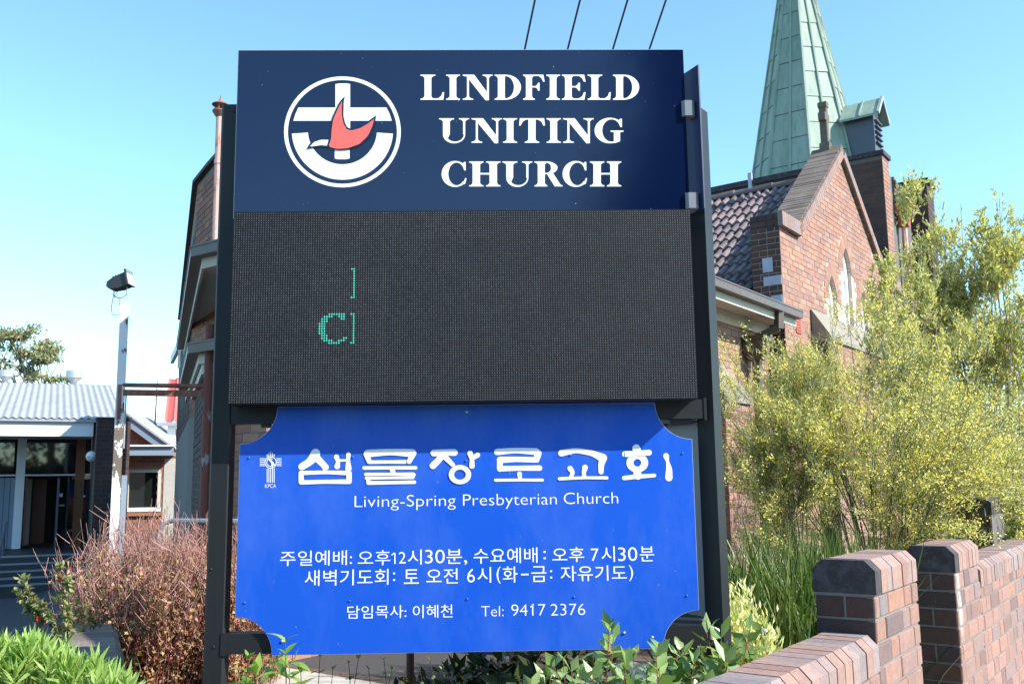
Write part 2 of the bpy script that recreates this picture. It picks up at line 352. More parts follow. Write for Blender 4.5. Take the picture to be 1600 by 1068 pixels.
m_leaf('street_leaf', [(.02, .035, .01), (.04, .06, .018), (.06, .08, .025)], .5, .2)
M = MATS

# ---------------------------------------------------------------- bricks
_bcache = {}
def brick_mesh(l, h, d, bev=.004):
    k = (round(l, 3), round(h, 3), round(d, 3), bev)
    if k not in _bcache:
        b = bev; mb = MB()
        if b > 0:
            o = [(-l/2, -h/2), (l/2, -h/2), (l/2, h/2), (-l/2, h/2)]; i = [(-l/2+b, -h/2+b), (l/2-b, -h/2+b), (l/2-b, h/2-b), (-l/2+b, h/2-b)]
            vs = [(x, d, z) for x, z in o]+[(x, b, z) for x, z in o]+[(x, 0, z) for x, z in i]
            fs = [(8, 9, 10, 11)]+[(j, (j+1) % 4, 4+(j+1) % 4, 4+j) for j in range(4)]+[(4+j, 4+(j+1) % 4, 8+(j+1) % 4, 8+j) for j in range(4)]
            mb.add(vs, fs)
        else: mb.box(-l/2, l/2, 0, d, -h/2, h/2)
        me = mesh('brick', mb.v, mb.f)
        import bmesh
        bm = bmesh.new(); bm.from_mesh(me); bmesh.ops.recalc_face_normals(bm, faces=bm.faces); bm.to_mesh(me); bm.free()
        _bcache[k] = me
    return _bcache[k]
_mcopies = {}
def with_mat(me, mat):
    k = (me.name, mat.name)
    if k not in _mcopies:
        c = me.copy(); c.materials.clear(); c.materials.append(mat); _mcopies[k] = c
    return _mcopies[k]
def in_view(p, mx=20, my=20):
    x, y, d = pxd(p); return d > .1 and -mx < x < IW+mx and -my < y < IH+my
def behind_sign(p):
    x, y, d = pxd(p); return d > 4.3 and 375 < x < 1080 and 80 < y < 1010
BRICK_NAME = 'brick'
def lay(parent, fr, pieces, mat, maxparts=300, bev=.004, proud=.006, name='brick'):
    """pieces: (centre local, U local, N local outward, length, height). Nearest in view become objects, the rest one joined mesh."""
    if not pieces: return
    sc = []
    for i, (c, U, Nn, l, h) in enumerate(pieces):
        wp = fr.w(c); v = EYE-wp; dist = np.linalg.norm(v)
        wn = fr.X*Nn[0]+fr.Y*Nn[1]+np.array([0, 0, Nn[2]])
        vis = in_view(wp, 5, 5) and (wn@v) > 0 and not behind_sign(wp)
        sc.append((0 if vis else 1, dist-2*l, i))
    sc.sort(); order = [i for a, b, i in sc if a == 0][:maxparts]; sel = set(order)
    rest = MB()
    for i, (c, U, Nn, l, h) in enumerate(pieces):
        U = np.array(U, float); Nn = np.array(Nn, float); W = np.cross(Nn, U)*-1; W = np.cross(U, -Nn)
        c = np.array(c, float)+Nn*(proud+random.uniform(-.0015, .002))
        if i in sel:
            o = addobj(name, with_mat(brick_mesh(l, h, .03, bev), mat), parent)
            Wz = np.cross(U, -Nn)
            mt = Matrix(((U[0], -Nn[0], Wz[0], c[0]), (U[1], -Nn[1], Wz[1], c[1]), (U[2], -Nn[2], Wz[2], c[2]), (0, 0, 0, 1)))
            o.matrix_basis = mt
        else:
            Wz = np.cross(U, -Nn); hl, hh = l/2, h/2
            q = [c-U*hl-Wz*hh, c+U*hl-Wz*hh, c+U*hl+Wz*hh, c-U*hl+Wz*hh]; b = [x-Nn*.02 for x in q]
            rest.add(q+b, [(0, 1, 2, 3), (0, 4, 5, 1), (1, 5, 6, 2), (2, 6, 7, 3), (3, 7, 4, 0)])
    if rest.f: rest.build(name+'work' if name == 'brick' else name+'_field', mat, parent, kind='stuff', fix=False)
def courses(P0, U, Nn, L, z0, z1, mask=None, bl=.23, bh=.076, j=.010, bond='stretcher', off=0.0, slope=0.0):
    P0 = np.array(P0, float); U = np.array(U, float); out = []; r = 0; z = z0
    while z+bh*.6 <= z1+1e-6:
        h = min(bh, z1-z)
        if bond == 'stretcher': seq = lambda k: bl; x = -(bl/2 if r % 2 else 0)+off
        elif bond == 'header':
            seq = (lambda k: bl) if r % 2 == 0 else (lambda k: (bl-j)/2); x = off-(0 if r % 2 == 0 else 0)
        else:
            seq = lambda k: random.choice([bl, bl, (bl-j)/2]); x = off-random.uniform(0, .2)
        k = 0
        while x < L-.02:
            l = seq(k); a = max(0, x); b = min(L, x+l)
            if b-a > .03:
                c = P0+U*((a+b)/2); c = c+np.array([0, 0, z+h/2-0*P0[2]])
                if mask is None or mask((a+b)/2, z+h/2): out.append((c, U, Nn, b-a, h))
            x += l+j; k += 1
        z += bh+j; r += 1
    return out

# ---------------------------------------------------------------- flat print helper
def on_face(fr, yl): return lambda px, py: (lambda q: (q[0], q[2]))(fr.py(px, py, yl))
class Print:
    """flat lettering and marks laid on a board face at depth y, each shape a hair above the last"""
    def __init__(s, fr, yface): s.fr = fr; s.y0 = yface; s.v = []; s.f = []; s.k = 0; s.cv = on_face(fr, yface)
    def lift(s): s.k += 1; return s.y0-.0008-(s.k % 40)*.00006
    def poly_local(s, pts, y=None):
        y = s.lift() if y is None else y; n = len(s.v); s.v += [(x, y, z) for x, z in pts]; s.f.append(tuple(range(n, n+len(pts))))
    def tri_local(s, pts, tris):
        y = s.lift(); n = len(s.v); s.v += [(x, y, z) for x, z in pts]; s.f += [tuple(i+n for i in t) for t in tris]
    def strip(s, A, B, px=True):
        """band between two equally long lines of points"""
        if px: A = [s.cv(*p) for p in A]; B = [s.cv(*p) for p in B]
        y = s.lift(); n = len(s.v); m = len(A); s.v += [(x, y, z) for x, z in A+B]
        s.f += [(n+i, n+i+1, n+m+i+1, n+m+i) for i in range(m-1)]
    def poly(s, pts): s.poly_local([s.cv(*p) for p in pts])
    def stroke(s, pts, wd, k=9):
        """brush stroke: pts [(x, y, width)] in picture pixels of the flat board"""
        P = [(x, y, (w_ if w_ else wd)) for x, y, w_ in [(p+(None,) if len(p) == 2 else p) for p in pts]]
        loc = [s.cv(x, y) for x, y, _ in P]; a = s.cv(P[0][0], P[0][1]); b = s.cv(P[0][0]+10, P[0][1]); sc = abs(b[0]-a[0])/10
        W_ = [w_*sc/2 for _, _, w_ in P]
        # densify with a smooth curve
        L, R = [], []; m = len(loc); dense = []
        for i in range(m-1):
            for q in range(6):
                t = q/6; dense.append((loc[i][0]*(1-t)+loc[i+1][0]*t, loc[i][1]*(1-t)+loc[i+1][1]*t, W_[i]*(1-t)+W_[i+1]*t))
        dense.append((*loc[-1], W_[-1]))
        for _ in range(2):
            dense = [dense[0]]+[tuple((dense[i-1][c]+2*dense[i][c]+dense[i+1][c])/4 for c in range(3)) for i in range(1, len(dense)-1)]+[dense[-1]]
        for i, (x, z, w_) in enumerate(dense):
            q = dense[min(i+1, len(dense)-1)]; r = dense[max(i-1, 0)]; dx, dz = q[0]-r[0], q[1]-r[1]; d = math.hypot(dx, dz) or 1
            L.append((x-dz/d*w_, z+dx/d*w_)); R.append((x+dz/d*w_, z-dx/d*w_))
        s.strip(L, R, px=False)
        for (x, z, w_) in (dense[0], dense[-1]):
            s.poly_local([(x+w_*math.cos(2*math.pi*j/14), z+w_*math.sin(2*math.pi*j/14)) for j in range(14)])
    def ring(s, cx, cy, r1, r2, a0=0, a1=360, k=48):
        an = [math.radians(a0+(a1-a0)*i/k) for i in range(k+1)]
        s.strip([(cx+r1[0]*math.cos(a), cy+r1[1]*math.sin(a)) for a in an], [(cx+r2[0]*math.cos(a), cy+r2[1]*math.sin(a)) for a in an])
    def build(s, name, mat, parent, label=None):
        me = mesh(name, s.v, s.f)
        import bmesh
        bm = bmesh.new(); bm.from_mesh(me)
        for f in bm.faces:
            f.normal_update()
            if f.normal.y > 0: f.normal_flip()
        bm.to_mesh(me); bm.free()
        return addobj(name, me, parent, mat, label)
    def text(s, body, x0, x1, ybase0, ybase1, cap=None, top=None, bot=None, weight=0.0):
        """text between picture columns x0..x1; either a cap height with baseline rows, or a top/bottom box"""
        cu = bpy.data.curves.new('t', 'FONT'); cu.body = body; cu.size = 1; cu.resolution_u = 4; cu.offset = weight
        ob = bpy.data.objects.new('t', cu); COL.objects.link(ob)
        dg = bpy.context.evaluated_depsgraph_get(); dg.update()
        me = bpy.data.meshes.new_from_object(ob.evaluated_get(dg))
        V = np.array([v.co[:] for v in me.vertices]); F = [tuple(p.vertices) for p in me.polygons]
        bpy.data.objects.remove(ob); bpy.data.curves.remove(cu); bpy.data.meshes.remove(me)
        if len(V) == 0: return
        a, b = V[:, 0].min(), V[:, 0].max(); lx0, lz0 = s.cv(x0, ybase0); lx1, lz1 = s.cv(x1, ybase1)
        X = lx0+(V[:, 0]-a)/(b-a)*(lx1-lx0); base = (lz0+lz1)/2
        if cap is not None:
            h = (s.cv(x0, ybase0-cap)[1]-lz0); Z = base+V[:, 1]/.729*h
        else:
            ya, yb = V[:, 1].min(), V[:, 1].max(); zt = (s.cv(x0, top[0])[1]+s.cv(x1, top[1])[1])/2; Z = base+(V[:, 1]-ya)/(yb-ya)*(zt-base)
        y = s.lift(); n = len(s.v); s.v += [(float(x), y, float(z)) for x, z in zip(X, Z)]; s.f += [tuple(i+n for i in f) for f in F]

# ---------------------------------------------------------------- the church sign
SF = Frame(at(725, 500, 4.0)[0], 4.0, 88.5)
sign = thing('church_sign', 'black steel framed church sign with navy header, dark diode display and blue notice board', 'sign', SF)
D_H, D_B, D_P = .105, .118, .137
cvP = on_face(SF, D_P); cvB = on_face(SF, D_B); cvH = on_face(SF, D_H)
# posts
b = MB(); b.box(-1.102, -1.016, D_P, D_P+.086, -.1, 3.322, bev=.008); b.build('post', M['post_paint'], sign)
RA = math.radians(52.5)      # the right post stands turned to the second face of the sign
pc = (1.082, D_P+.052); hw = .040
pp = [(pc[0]+hw*math.cos(RA+math.pi/4+i*math.pi/2)*1.414, pc[1]+hw*math.sin(RA+math.pi/4+i*math.pi/2)*1.414) for i in range(4)]
b = MB(); b.prism(pp, -.1, 3.30); b.build('post', M['post_paint'], sign, 'square post on the right, turned corner on, its right face bright')
# cross beams
for z0, z1 in ((1.868, 1.952), (.906, .989)):
    b = MB(); b.box(-1.016, 1.052, D_P, D_P+.075, z0, z1, bev=0); b.build('crossbeam', M['post_paint'], sign)
b = MB(); b.box(-1.03, -1.008, D_P-.004, D_P+.002, .90, .995); b.build('weld_seam', M['post_paint'], sign); b = MB(); b.box(1.048, 1.06, D_P-.004, D_P+.01, 1.86, 1.958)
b.build('weld_seam', M['post_paint'], sign)
# display cabinet
zt, zb = 2.775, 1.946
b = MB(); b.box(-.992, .992, .006, .16, zb-.004, zt+.002); cab = b.build('display_cabinet', M['cabinet_black'], sign)
me = mesh('diode_face', [(-.993, 0, zb), (.993, 0, zb), (.993, 0, zt), (-.993, 0, zt), (-.993, .006, zb), (.993, .006, zb), (.993, .006, zt), (-.993, .006, zt)],
          [(0, 1, 2, 3), (4, 7, 6, 5), (0, 4, 5, 1), (1, 5, 6, 2), (2, 6, 7, 3), (3, 7, 4, 0)])
face = addobj('diode_face', me, cab, M['diode_grid'])
C_ = ["....#######....", "..####..###....", ".###.....##....", ".###...........", "###............", "###............", "###............", "###............", "###............", ".###...........", ".###......##...", "..####..###....", "....#####......"]
pr = Print(SF, -.0005); cells = []
for r, row in enumerate(C_):
    for c, ch in enumerate(row):
        if ch == '#': cells.append((c, r))
cells += [(14, r) for r in range(13)]+[(13, 0), (13, 12)]+[(14, r) for r in range(-19, -6)]+[(13, -19), (13, -7)]
x_, z_ = on_face(SF, 0)(498.3, 490.2); ci = round((x_)/LED_P-.5); ri = round(z_/LED_P-.5)
for c, r in cells:
    cx, cz = (ci+c+.5)*LED_P, (ri-r+.5)*LED_P; rr = LED_P*.36
    pr.poly_local([(cx+rr*math.cos(a*math.pi/4), cz+rr*math.sin(a*math.pi/4)) for a in range(8)], y=-.001)
pr.build('lit_diodes', M['diode_lit'], cab, 'green lit letters on the dark display')['kind'] = 'stuff'
# header board
hp = [cvH(372.7, 79), cvH(1067, 77.5), cvH(1078.2, 332), cvH(365.4, 335)]
hx0, hx1 = (hp[0][0]+hp[3][0])/2, (hp[1][0]+hp[2][0])/2; hzt = (hp[0][1]+hp[1][1])/2
b = MB(); b.box(hx0, hx1, D_H, D_H+.026, zt-.02, hzt); hdr = b.build('header_board', M['header_navy'], sign)
b = MB(); b.box(hx0-.002, hx0+.0, D_H+.001, D_H+.026, zt, hzt+.002); b.box(hx0, hx1, D_H+.001, D_H+.026, hzt, hzt+.002); b.build('board_edge', M['edge_metal'], hdr)

# emblem (picture pixels of the header crop: px = 360 + u/3.815, py = 60 + v/3.815)
E_ = lambda u, v: (360+u/3.815, 60+v/3.815)
e = Print(SF, D_H); cx, cy = E_(668, 558)
e.ring(cx, cy, (348/3.815, 330/3.815), (325/3.815, 309/3.815), k=72)
e.poly([E_(626, 540), E_(626, 274), E_(645, 270), E_(690, 269), E_(714, 273), E_(714, 545)])
e.poly([E_(622, 665), E_(711, 665), E_(711, 716), E_(690, 721), E_(640, 721), E_(622, 716)])
e.poly([E_(405, 413), E_(626, 413), E_(626, 492), E_(375, 492), E_(388, 452)]); e.poly([E_(714, 413), E_(930, 413), E_(950, 452), E_(962, 492), E_(714, 492)])
an = [math.radians(4+172*i/40) for i in range(41)]
e.strip([E_(668+302*math.cos(a), 548+295*math.sin(a)) for a in an], [E_(668+206*math.cos(a), 548+203*math.sin(a)) for a in an])
e.build('emblem', M['vinyl_white'], hdr)
o_ = Print(SF, D_H-.0035)
def bird(g):
    t1 = [(683, 345), (655, 372), (632, 418), (606, 474), (597, 540), (594, 598), (578, 645), (640, 668), (702, 664), (778, 637), (832, 585), (862, 512), (869, 458)]
    t2 = [(683, 345), (676, 378), (675, 420), (674, 462), (684, 506), (698, 532), (722, 540), (770, 524), (818, 496), (869, 458)]
    return t1, t2
def resample(pts, n):
    P = np.array(pts, float); d = np.r_[0, np.cumsum(np.hypot(*np.diff(P, axis=0).T))]; q = np.linspace(0, d[-1], n)
    return list(zip(np.interp(q, d, P[:, 0]), np.interp(q, d, P[:, 1])))
t1, t2 = bird(0); o_.strip([E_(*p) for p in resample(t1, 30)], [E_(*p) for p in resample(t2, 30)])
o_.strip([E_(*p) for p in [(455, 660), (480, 618), (530, 600), (590, 597)]], [E_(*p) for p in [(455, 660), (490, 653), (530, 645), (584, 652)]])
o_.build('bird_outline', M['header_navy'], hdr)
o_ = Print(SF, D_H-.0065)
o_.strip([E_(*p) for p in resample([(664, 378), (641, 420), (614, 480), (604, 540), (601, 600), (583, 646), (640, 660), (700, 655), (772, 629), (822, 579), (850, 515), (856, 480)], 30)],
         [E_(*p) for p in resample([(666, 378), (664, 420), (665, 465), (675, 512), (694, 542), (722, 550), (775, 535), (822, 508), (856, 480)], 30)])
o_.build('bird', M['vinyl_red'], hdr)
o_ = Print(SF, D_H-.0065)
o_.strip([E_(*p) for p in [(474, 645), (500, 618), (540, 605), (585, 605)]], [E_(*p) for p in [(474, 645), (500, 643), (540, 637), (575, 640)]])
o_.build('bird_head', M['vinyl_white'], hdr)

# serif capitals drawn as shapes in a unit cell (x to the right 0..1, y up 0..1)
class Cap:
    def __init__(s, P, x0, x1, yt, yb): s.P = P; s.x0, s.x1, s.yt, s.yb = x0, x1, yt, yb
    def q(s, x, y): return (s.x0+(s.x1-s.x0)*x, s.yb+(s.yt-s.yb)*y)
    def poly(s, pts): s.P.poly([s.q(*p) for p in pts])
    def strip(s, A, B): s.P.strip([s.q(*p) for p in A], [s.q(*p) for p in B])
    def serif(s, x0, x1, xa, xb, top):
        """flat slab with curved brackets into a stem xa..xb"""
        y = (lambda v: 1-v) if top else (lambda v: v)
        s.strip([(x0, y(0)), (x0, y(.042)), ((x0*.5+xa*.5), y(.055)), (xa, y(.13))], [(x1, y(0)), (x1, y(.042)), ((x1*.5+xb*.5), y(.055)), (xb, y(.13))])
    def stem(s, xa, xb, e=.0, top=True, bot=True, sl=None, sr=None):
        s.strip([(xa, .0), (xa, 1)], [(xb, .0), (xb, 1)])
        l = xa-e if sl is None else sl; r = xb+e if sr is None else sr
        if top: s.serif(l, r, xa, xb, True)
        if bot: s.serif(l, r, xa, xb, False)
    def arc(s, c, ro, ri, a0, a1, ci=None, k=20):
        ci = ci or c; an = [math.radians(a0+(a1-a0)*i/k) for i in range(k+1)]
        s.strip([(c[0]+ro[0]*math.cos(a), c[1]+ro[1]*math.sin(a)) for a in an], [(ci[0]+ri[0]*math.cos(a), ci[1]+ri[1]*math.sin(a)) for a in an])
def cap_letter(P, ch, x0, x1, yt, yb):
    g = Cap(P, x0, x1, yt, yb)
    if ch == 'I': g.stem(.26, .74, .26)
    elif ch == 'L':
        g.stem(.17, .46, .17, bot=False); g.serif(0, .6, .17, .46, False)
        g.poly([(.3, 0), (.97, 0), (1, .30), (.93, .30), (.88, .16), (.75, .06), (.46, .05), (.3, .05)])
    elif ch == 'N':
        g.poly([(.17, .97), (.22, 1), (.40, 1), (.92, .20), (.92, -.02), (.80, -.02), (.17, .88)])
        g.strip([(.15, 0), (.15, 1)], [(.22, 0), (.22, 1)]); g.serif(0, .37, .15, .22, False); g.strip([(0, 1), (0, .958), (.15, .92)], [(.4, 1), (.3, .958), (.22, .92)])
        g.strip([(.85, 0), (.85, 1)], [(.92, 0), (.92, 1)]); g.serif(.70, 1.05, .85, .92, True)
    elif ch == 'D':
        g.stem(.14, .40, .12, sr=.44)
        g.arc((.42, .5), (.58, .5), (.32, .445), -90, 90); g.poly([(.3, 1), (.3, .948), (.42, .948), (.42, 1)]); g.poly([(.3, 0), (.3, .052), (.42, .052), (.42, 0)])
    elif ch == 'F' or ch == 'E':
        g.stem(.14, .42, .13)
        g.poly([(.4, 1), (.94, 1), (1, .72), (.93, .72), (.85, .86), (.72, .945), (.4, .95)])
        g.poly([(.4, .545), (.58, .545), (.66, .60), (.70, .68), (.765, .68), (.765, .36), (.70, .36), (.66, .44), (.58, .49), (.4, .49)])
        if ch == 'E': g.poly([(.4, 0), (.95, 0), (1.0, .30), (.93, .30), (.86, .14), (.72, .055), (.4, .05)])
    elif ch == 'U':
        g.strip([(.13, 1), (.13, .34)], [(.36, 1), (.36, .34)]); g.serif(0, .5, .13, .36, True)
        g.arc((.50, .34), (.37, .36), (.29, .29), 180, 360, ci=(.535, .34)); g.strip([(.80, 1), (.80, .34)], [(.87, 1), (.87, .34)]); g.serif(.66, 1.0, .80, .87, True)
        g.poly([(.13, .36), (.36, .36), (.30, .2), (.2, .12)])
    elif ch == 'T':
        g.strip([(.36, 0), (.36, 1)], [(.64, 0), (.64, 1)]); g.serif(.22, .78, .36, .64, False)
        g.poly([(.03, 1), (.97, 1), (1, .70), (.94, .70), (.86, .86), (.74, .945), (.26, .945), (.14, .86), (.06, .70), (0, .70)])
    elif ch in 'GC':
        c = (.54, .5); g.arc(c, (.54, .52), (.33, .455), 40, 320 if ch == 'C' else 300, ci=(.60, .5), k=34)
        g.poly([(.90, .98), (.965, .98), (.965, .64), (.91, .64), (.85, .80), (.80, .86), (.84, .90)])
        if ch == 'C': g.poly([(.80, .13), (.78, .07), (.94, .10), (1.0, .32), (.945, .34), (.90, .22)])
        else:
            g.strip([(.68, .02), (.68, .47)], [(.90, .06), (.90, .47)]); g.poly([(.56, .50), (1.02, .50), (1.02, .455), (.93, .43), (.65, .43), (.56, .455)])
            g.poly([(.6, .03), (.6, -.02), (.75, -.0), (.90, .07), (.90, .2), (.7, .06)])
    elif ch == 'H':
        g.stem(.11, .35, .11); g.stem(.65, .89, .11); g.poly([(.3, .54), (.7, .54), (.7, .475), (.3, .475)])
    elif ch == 'R':
        g.stem(.12, .37, .12, sr=.46)
        g.arc((.42, .745), (.40, .255), (.17, .205), -90, 90); g.poly([(.3, 1), (.3, .95), (.42, .95), (.42, 1)]); g.poly([(.3, .49), (.3, .54), (.42, .54), (.42, .49)])
        g.poly([(.44, .51), (.66, .53), (.93, .07), (1.0, .04), (1.0, 0), (.72, 0)])
for word, spans, yt, yb in (("LINDFIELD", [(657, 694), (697, 718.6), (723, 767.5), (772, 814), (817, 851), (853.5, 875), (877.6, 915), (918, 954.4), (956.8, 998.7)], 117, 156.2),
                            ("UNITING", [(686, 733), (736.7, 782), (786, 808), (811, 851.4), (854, 876.3), (879.7, 925.3), (929, 973.3)], 185, 223.3),
                            ("CHURCH", [(690, 729), (733, 782), (785, 831.7), (835, 879), (879, 917.5), (921.7, 970.7)], 252.4, 291.4)):
    for ch, (a, b_) in zip(word, spans):
        t_ = Print(SF, D_H); cap_letter(t_, ch, a, b_, yt, yb); t_.build('letter', M['vinyl_white'], hdr)

# blue notice board with scooped corners
def arcp(c, a0, a1, r, k=14): return [(c[0]+r[0]*math.cos(math.radians(a0+(a1-a0)*i/k)), c[1]+r[1]*math.sin(math.radians(a0+(a1-a0)*i/k))) for i in range(k+1)]
xl, xr, zt2, zb2 = -.968, .985, 1.937, .9035; rx, rz_ = .157, .157
out = arcp((xl, zb2), 0, 90, (rx, .158))[::-1]+[]
poly = arcp((xl, zb2), 90, 0, (rx, .158))+arcp((xr, zb2), 180, 90, (rx, .154))+arcp((xr, zt2), 270, 180, (rx, .160))+arcp((xl, zt2), 0, -90, (rx, .158))
# keep the board's corners sharp where the scoops meet the edges
b = MB(); b.prism(poly, D_B, D_B+.004, ax=1); board = b.build('notice_board', M['board_blue'], sign)
n_ = len(poly); b = MB()
for i in range(n_):
    (ax_, az_), (bx_, bz_) = poly[i], poly[(i+1) % n_]
    dx, dz = bx_-ax_, bz_-az_; d = math.hypot(dx, dz); nx, nz = dz/d*.0014, -dx/d*.0014
    b.add([(ax_, D_B+.0005, az_), (bx_, D_B+.0005, bz_), (bx_+nx, D_B+.0005, bz_+nz), (ax_+nx, D_B+.0005, az_+nz), (ax_, D_B+.0045, az_), (bx_, D_B+.0045, bz_), (bx_+nx, D_B+.0045, bz_+nz), (ax_+nx, D_B+.0045, az_+nz)],
          [(0, 1, 2, 3), (2, 6, 7, 3), (4, 7, 6, 5)])
b.build('board_edge', M['edge_metal'], board)
T = Print(SF, D_B)
seg = [("주일예배:", 437.5, 550, 884.3, 881.5, 860.5, 858.5), ("오후", 559, 610, 883, 882, 859.5, 858.5), ("2", 623, 634, 880, 879, 862, 861), ("시", 637, 659, 882, 881, 858, 857.5), ("30", 664, 695, 880, 879, 858.5, 857.5),
       ("분", 697.5, 722, 880.5, 879.5, 857.5, 857), (",", 725, 730, 882, 881.5, 874.5, 874), ("수요예배", 740, 840, 880, 878.5, 856.5, 854), (":", 849, 853, 873, 873, 860, 860), ("오후", 863, 913, 877.5, 877, 855, 854),
       ("7", 923.5, 935.5, 876, 875.5, 856.5, 856), ("시", 940, 961, 877.5, 877, 853, 852.5), ("30", 966, 996, 876, 875.5, 854.5, 854), ("분", 1000, 1022.5, 876.5, 876, 853, 852.5),
       ("새벽기도회", 476, 607, 915, 912.5, 890, 888), (":", 614, 617.5, 907, 907, 893.5, 893.5), ("토", 631, 654.5, 911.5, 911, 889, 888.5), ("오전", 666, 715.5, 911.5, 910.5, 888, 886.5), ("6", 730, 742, 909.5, 909, 888, 887.5),
       ("시", 746, 767.5, 910, 909.5, 885.5, 885), ("(", 776, 782.5, 911, 911, 884.5, 884.5), ("화", 785.5, 809, 909.5, 909, 884.5, 884), ("-", 814, 826, 898, 898, 895.5, 895.5), ("금", 830.5, 854, 908.5, 908, 884, 883.5),
       (":", 859.5, 863, 903, 903, 890, 890), ("자유기도", 876, 979.5, 907.5, 906, 883.5, 882), (")", 983, 989.5, 907, 907, 882, 882),
       ("담임목사:", 542.5, 635, 966, 964.5, 945.5, 944.5), ("이혜천", 645, 707, 965, 964, 944.5, 943.5)]
for body, x0, x1, b0, b1, t0, t1_ in seg:
    T = Print(SF, D_B); T.text(body, x0, x1, b0, b1, top=(t0, t1_), weight=.0 if ord(body[0]) > 255 else -.004); T.build('lettering', M['vinyl_white'], board)
for body, x0, x1, b0, b1, cap in (("Living-Spring", 554, 712, 792, 789.5, 19.2), ("Presbyterian", 723.5, 870, 789.5, 787.5, 19.2), ("Church", 881, 966, 787, 786, 19.2), ("Tel:", 752, 787, 962.5, 962, 17.8), ("9417", 799, 852.5, 961.5, 961, 19.5), ("2376", 860.5, 914.5, 961, 960, 19.5)):
    T = Print(SF, D_B); T.text(body, x0, x1, b0, b1, cap=cap, weight=-.012); T.build('lettering', M['vinyl_white'], board)
T = Print(SF, D_B)
T.stroke([(612.3, 866.2, 1.7), (617, 862.6, 2.0), (617, 879.6, 2.0)], 2); T.build('lettering', M['vinyl_white'], board); T = Print(SF, D_B); T.stroke([(829.6, 947.2, 2.0), (833, 943.6, 2.3)], 2); T.build('lettering', M['vinyl_white'], board); T = Print(SF, D_B)
T.text("KPCA", 414, 431.3, 761.8, 761.5, cap=6.6, weight=.0)
T.build('lettering', M['vinyl_white'], board)
G = Print(SF, D_B)
Z3 = lambda pts: [((360+p[0]/4, 620+p[1]/4)+((p[2]/4,) if len(p) > 2 else ())) for p in pts]
Z4 = lambda pts: [((740+p[0]/4, 620+p[1]/4)+((p[2]/4,) if len(p) > 2 else ())) for p in pts]
for st in ([(532, 352, 60), (520, 378, 58), (490, 408, 46), (447, 434, 44)], [(540, 380, 44), (575, 415, 40), (598, 438, 36)], [(580, 430, 26), (590, 448, 24)], [(663, 374, 32), (674, 402, 22), (668, 432, 36)], [(680, 396, 16), (735, 394, 14)],
           [(738, 358, 28), (736, 400, 24), (738, 446, 40)], [(443, 474, 26), (600, 469, 22), (742, 474, 28)], [(442, 474, 30), (444, 530, 34)], [(446, 532, 28), (600, 528, 24), (738, 528, 30)], [(742, 476, 34), (742, 526, 34)],
           [(858, 352, 48), (1000, 342, 38), (1138, 350, 50)], [(850, 356, 34), (868, 402, 30)], [(1142, 354, 38), (1118, 402, 30)], [(866, 406, 22), (1000, 404, 20), (1120, 404, 24)], [(836, 442, 22), (1000, 441, 20), (1158, 441, 22)],
           [(1008, 446, 28), (1018, 472, 30)], [(845, 482, 20), (1000, 481, 17), (1140, 481, 22)], [(1146, 484, 24), (1140, 502, 20)], [(850, 506, 20), (1000, 504, 16), (1140, 502, 20)], [(860, 510, 26), (864, 536, 24)], [(862, 536, 24), (1000, 534, 20), (1150, 531, 22)],
           [(1272, 349, 42), (1330, 345, 38), (1400, 346, 42)], [(1325, 362, 44), (1300, 395, 38), (1266, 428, 42)], [(1340, 372, 36), (1370, 402, 30), (1392, 424, 26)], [(1498, 352, 34), (1510, 385, 26), (1510, 430, 34)], [(1518, 378, 28), (1546, 362, 30)]):
    G.stroke(Z3(st), 20)
G.ring(360+1435/4, 620+484/4, (70/4, 60/4), (37/4, 32/4), k=32)
for st in ([(148, 342, 40), (260, 332, 32), (392, 340, 42)], [(402, 352, 46), (394, 392, 34)], [(165, 392, 40), (270, 388, 32), (388, 392, 34)], [(164, 396, 36), (164, 448, 36)], [(166, 447, 34), (280, 444, 30), (412, 443, 34)], [(287, 480, 30), (290, 508, 24)], [(136, 519, 18), (280, 517, 17), (430, 518, 18)],
           [(548, 350, 40), (640, 332, 30), (740, 350, 34), (808, 380, 52)], [(808, 385, 46), (796, 425, 36), (796, 466, 32)], [(603, 446, 34), (620, 470, 26), (608, 500, 24)], [(696, 440, 36), (688, 470, 24), (690, 496, 26)], [(536, 510, 20), (690, 503, 17), (832, 504, 20)],
           [(1016, 320, 50), (1024, 340, 46)], [(946, 356, 36), (1020, 352, 32), (1096, 346, 36)], [(1022, 466, 50), (1026, 492, 46)], [(940, 505, 26), (1020, 496, 26), (1130, 489, 22)], [(1203, 368, 36), (1212, 402, 18), (1222, 450, 38), (1220, 502, 46)]):
    G.stroke(Z4(st), 20)
G.ring(740+1023/4, 620+410/4, (68/4, 60/4), (24/4, 24/4), k=32)
G.build('brush_lettering', M['vinyl_white'], board, 'large white brush-drawn Korean name')
K = Print(SF, D_B); k3 = lambda u, v: (360+u/4, 620+v/4)
for dx in (-22, -11, 0, 11, 22):
    K.stroke([k3(252+dx, 340+abs(dx)*.8)+(1.1,), k3(252+dx, 372)+(1.1,)], 1); K.stroke([k3(252+dx, 446)+(1.2,), k3(252+dx, 532)+(1.2,)], 1)
for dy in (-22, -11, 0, 11, 22):
    K.stroke([k3(186, 406+dy)+(1.2,), k3(216, 406+dy)+(1.2,)], 1); K.stroke([k3(290, 406+dy)+(1.2,), k3(318, 406+dy)+(1.2,)], 1)
K.ring(360+252/4, 620+408/4, (38/4, 38/4), (33/4, 33/4), k=24); K.ring(360+252/4, 620+408/4, (27/4, 27/4), (22/4, 22/4), 20, 300, k=20)
K.stroke([k3(240, 385)+(2.5,), k3(262, 408)+(3.5,), k3(275, 425)+(2,)], 2); K.stroke([k3(262, 408)+(2.5,), k3(262, 432)+(3,)], 2)
